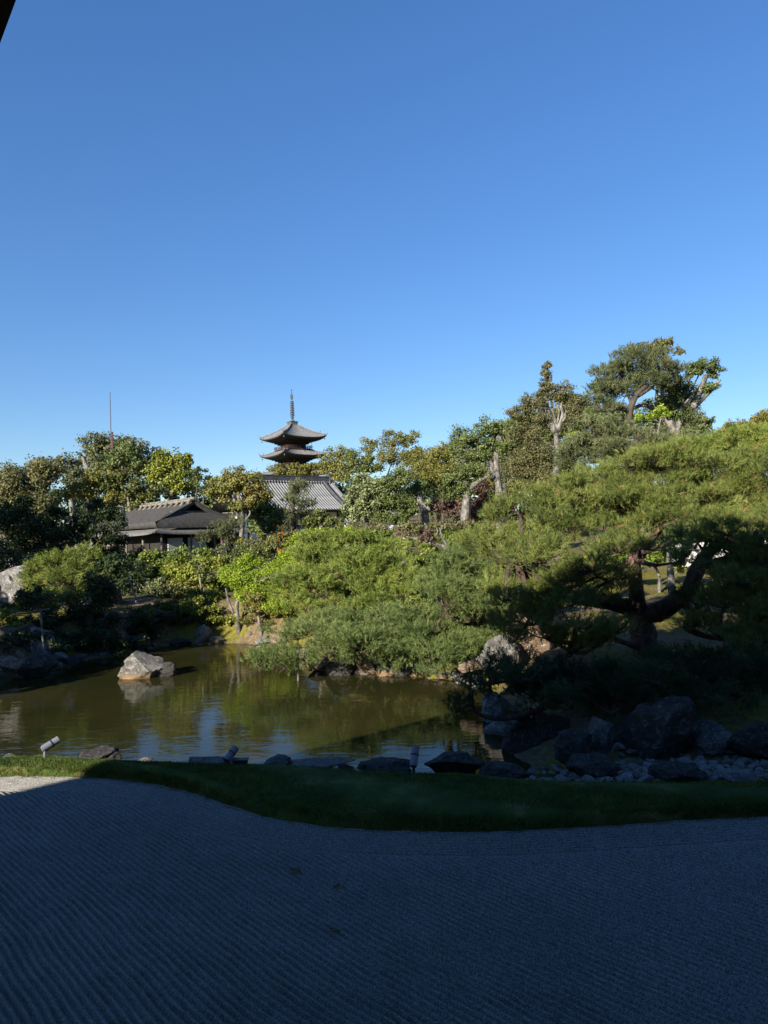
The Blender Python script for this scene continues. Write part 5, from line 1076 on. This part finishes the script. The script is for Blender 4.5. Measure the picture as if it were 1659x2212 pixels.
tree('russet_tree', 'brown leaved tree with a pale stump at the right edge of the skyline', 30, 1612, [(1640, 915, 44, 22), (1590, 928, 36, 20), (1680, 905, 40, 26), (1560, 945, 34, 18), (1630, 945, 60, 24), (1520, 965, 34, 18)], 'russet', 'bark_pale', trunk=[(1610, 960), (1606, 905)], tr=.16, dens=.85)
tree('thin_tree', 'thin bare topped tree right of the great oak', 34, 1530, [(1535, 955, 22, 18), (1520, 975, 26, 16)], 'dark', 'bark_pale', trunk=[(1530, 990), (1532, 950)], tr=.06, dens=.9)
# shrubs in the middle distance
tree('purple_shrub', 'purple brown bare shrub between the pollards', 39, 985, [(965, 1090, 36, 24), (1000, 1105, 40, 20), (1045, 1095, 36, 26), (1080, 1100, 30, 24), (1040, 1060, 26, 20)], 'purple', tr=.04, cat='shrub', dens=1.0)
tree('clipped_hedge', 'long low brown green clipped azalea hedge below the pollards', 33, 900, [(760, 1150, 50, 15), (830, 1148, 50, 15), (900, 1145, 50, 15), (970, 1142, 50, 14), (1030, 1142, 44, 14), (790, 1165, 44, 12)], 'brown', tr=.04, cat='hedge', dens=1.2)
tree('ivy_hedge', 'dark glossy hedge with yellow leaves left of the large pine', 29, 1020, [(980, 1165, 40, 20), (1030, 1158, 44, 20), (1075, 1165, 36, 20), (1010, 1185, 50, 18), (940, 1175, 30, 18)], 'ivy', tr=.05, cat='hedge', dens=1.1)
tree('ivy_hedge', 'dark glossy bush above the mound shaped pine', 28, 810, [(800, 1155, 30, 16), (835, 1165, 34, 18), (860, 1175, 24, 16)], 'ivy', tr=.05, cat='shrub', dens=1.1)
tree('ivy_hedge', 'glossy ivy covered bush behind the leaning bare tree', 26, 920, [(905, 1205, 34, 26), (940, 1215, 36, 24), (900, 1245, 34, 24), (925, 1260, 34, 22), (970, 1230, 30, 22)], 'ivy', tr=.06, cat='shrub', dens=1.1)
tree('leaning_tree', 'leaning half bare reddish tree in front of the hedge', 27, 975, [(900, 1165, 30, 12), (925, 1155, 26, 10), (870, 1160, 22, 10)], 'purple', 'bark_pale', trunk=[(965, 1190), (945, 1178), (915, 1168), (880, 1160)], tr=.08, limbs=[([(972, 1205), (968, 1185), (955, 1160), (950, 1140)], .06, .02), ([(930, 1172), (945, 1150), (940, 1135)], .03, .015)], dens=.5)
tree('low_shrub', 'green shrub on the bare bank behind the sprawling pine', 21.5, 905, [(905, 1305, 30, 20), (880, 1318, 22, 14), (930, 1312, 18, 12)], 'ivy', tr=.03, cat='shrub')
tree('low_shrub', 'sunlit yellow green bush behind the red pine trunk at left', 21, 1255, [(1240, 1225, 40, 26), (1290, 1215, 40, 26), (1265, 1250, 34, 18)], 'yellow', 'bark_pale', tr=.04, cat='shrub')
tree('low_shrub', 'sunlit leafy bush seen through the red pine limbs', 24, 1420, [(1400, 1205, 44, 24), (1440, 1195, 40, 24), (1480, 1225, 30, 16), (1350, 1205, 36, 26)], 'ivy', 'bark_pale', tr=.05, cat='shrub')
tree('low_shrub', 'green bush at the right behind the red pine', 22, 1610, [(1600, 1225, 44, 24), (1640, 1215, 40, 24), (1560, 1240, 30, 16), (1680, 1240, 40, 24)], 'ivy', 'bark_pale', tr=.05, cat='shrub')
tree('stump_tree', 'pale trunk with dark leaves behind the red pine', 22, 1450, [(1450, 1165, 36, 24), (1420, 1150, 34, 20)], 'dark', 'bark_pale', trunk=[(1447, 1220), (1440, 1170)], tr=.10, dens=.9)
tree('stump_tree', 'dark trunked tree at the right edge behind the red pine', 18, 1615, [(1620, 1150, 44, 26), (1670, 1140, 50, 34)], 'dark', 'bark_dark', trunk=[(1612, 1240), (1610, 1170)], tr=.16, dens=.9)
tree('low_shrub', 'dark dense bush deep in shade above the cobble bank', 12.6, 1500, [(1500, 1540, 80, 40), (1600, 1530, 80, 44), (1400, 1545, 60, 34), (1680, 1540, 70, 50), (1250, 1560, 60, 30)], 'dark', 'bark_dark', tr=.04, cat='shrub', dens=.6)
# unseen evergreens added left of the frame to shade the left bank
GL = ['leaning evergreen left of the view level with the tea house path', 'evergreen left of the view at the pond corner', 'tallest evergreen left of the view', 'small evergreen left of the view nearest the hall']
for i, (x, y, hgt, r) in enumerate([(-19.5, 20.5, 10.2, 2.8), (-14.5, 14.8, 5.0, 1.7), (-21, 17, 8.0, 2.8), (-16.5, 12.2, 5.2, 1.7)]):
    SEED[0] += 7; rg = rng_of(SEED[0]); z0 = gz(x, y); root = thing('evergreen_tree', GL[i], 'tree', (x, y, z0))
    g = Geo(); g.tube(smooth_path([(0, 0, 0), (.1, 0, hgt * .4), (0, .1, hgt * .8)], 10), [.3, .22, .1], 9, i, .12); g.build('trunk', MAT['bark_dark'], root, smooth=True)
    cl = [(np.array([rg.normal(0, r * .35), rg.normal(0, r * .35), z]), np.array([r, r, r * .6]) * (1.15 - .5 * (z - hgt * .35) / (hgt * .65)), 2600, 60) for z in np.linspace(hgt * .30, hgt * .92, 5)]
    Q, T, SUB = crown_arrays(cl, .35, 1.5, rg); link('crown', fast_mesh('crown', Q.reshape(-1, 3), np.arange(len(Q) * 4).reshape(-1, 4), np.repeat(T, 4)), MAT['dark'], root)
# distant row of woodland behind everything
rg2 = rng_of(909); protos = []
for k in range(17):
    px = -60 + k * 110 + rg2.uniform(-20, 20); d = rg2.uniform(105, 150); tp = 1070 + rg2.uniform(-14, 14) - (30 if px > 1100 else 0)
    if k < 3:
        protos.append(tree('woodland_tree', 'distant dark woodland tree in the row behind the garden', d, px, [(px, tp, 62, 30), (px - 45, tp + 30, 50, 30), (px + 45, tp + 30, 50, 30), (px, tp + 60, 80, 34)], ['olive', 'dark', 'mid'][k % 3], 'bark_dark', tr=.3, dens=.6, leaf=1.2, group='distant woodland row', twigs=False))
    else:
        src = protos[k % 3]; q = P(px, tp, d); r = src.copy(); COL.objects.link(r); r.location = (q[0], q[1], gz(q[0], q[1]) - .05); r.rotation_euler = (0, 0, rg2.uniform(-.4, .4)); s_ = rg2.uniform(.92, 1.18); r.scale = (s_, s_, s_)
        for ch in list(src.children):
            c_ = ch.copy(); COL.objects.link(c_); c_.parent = r
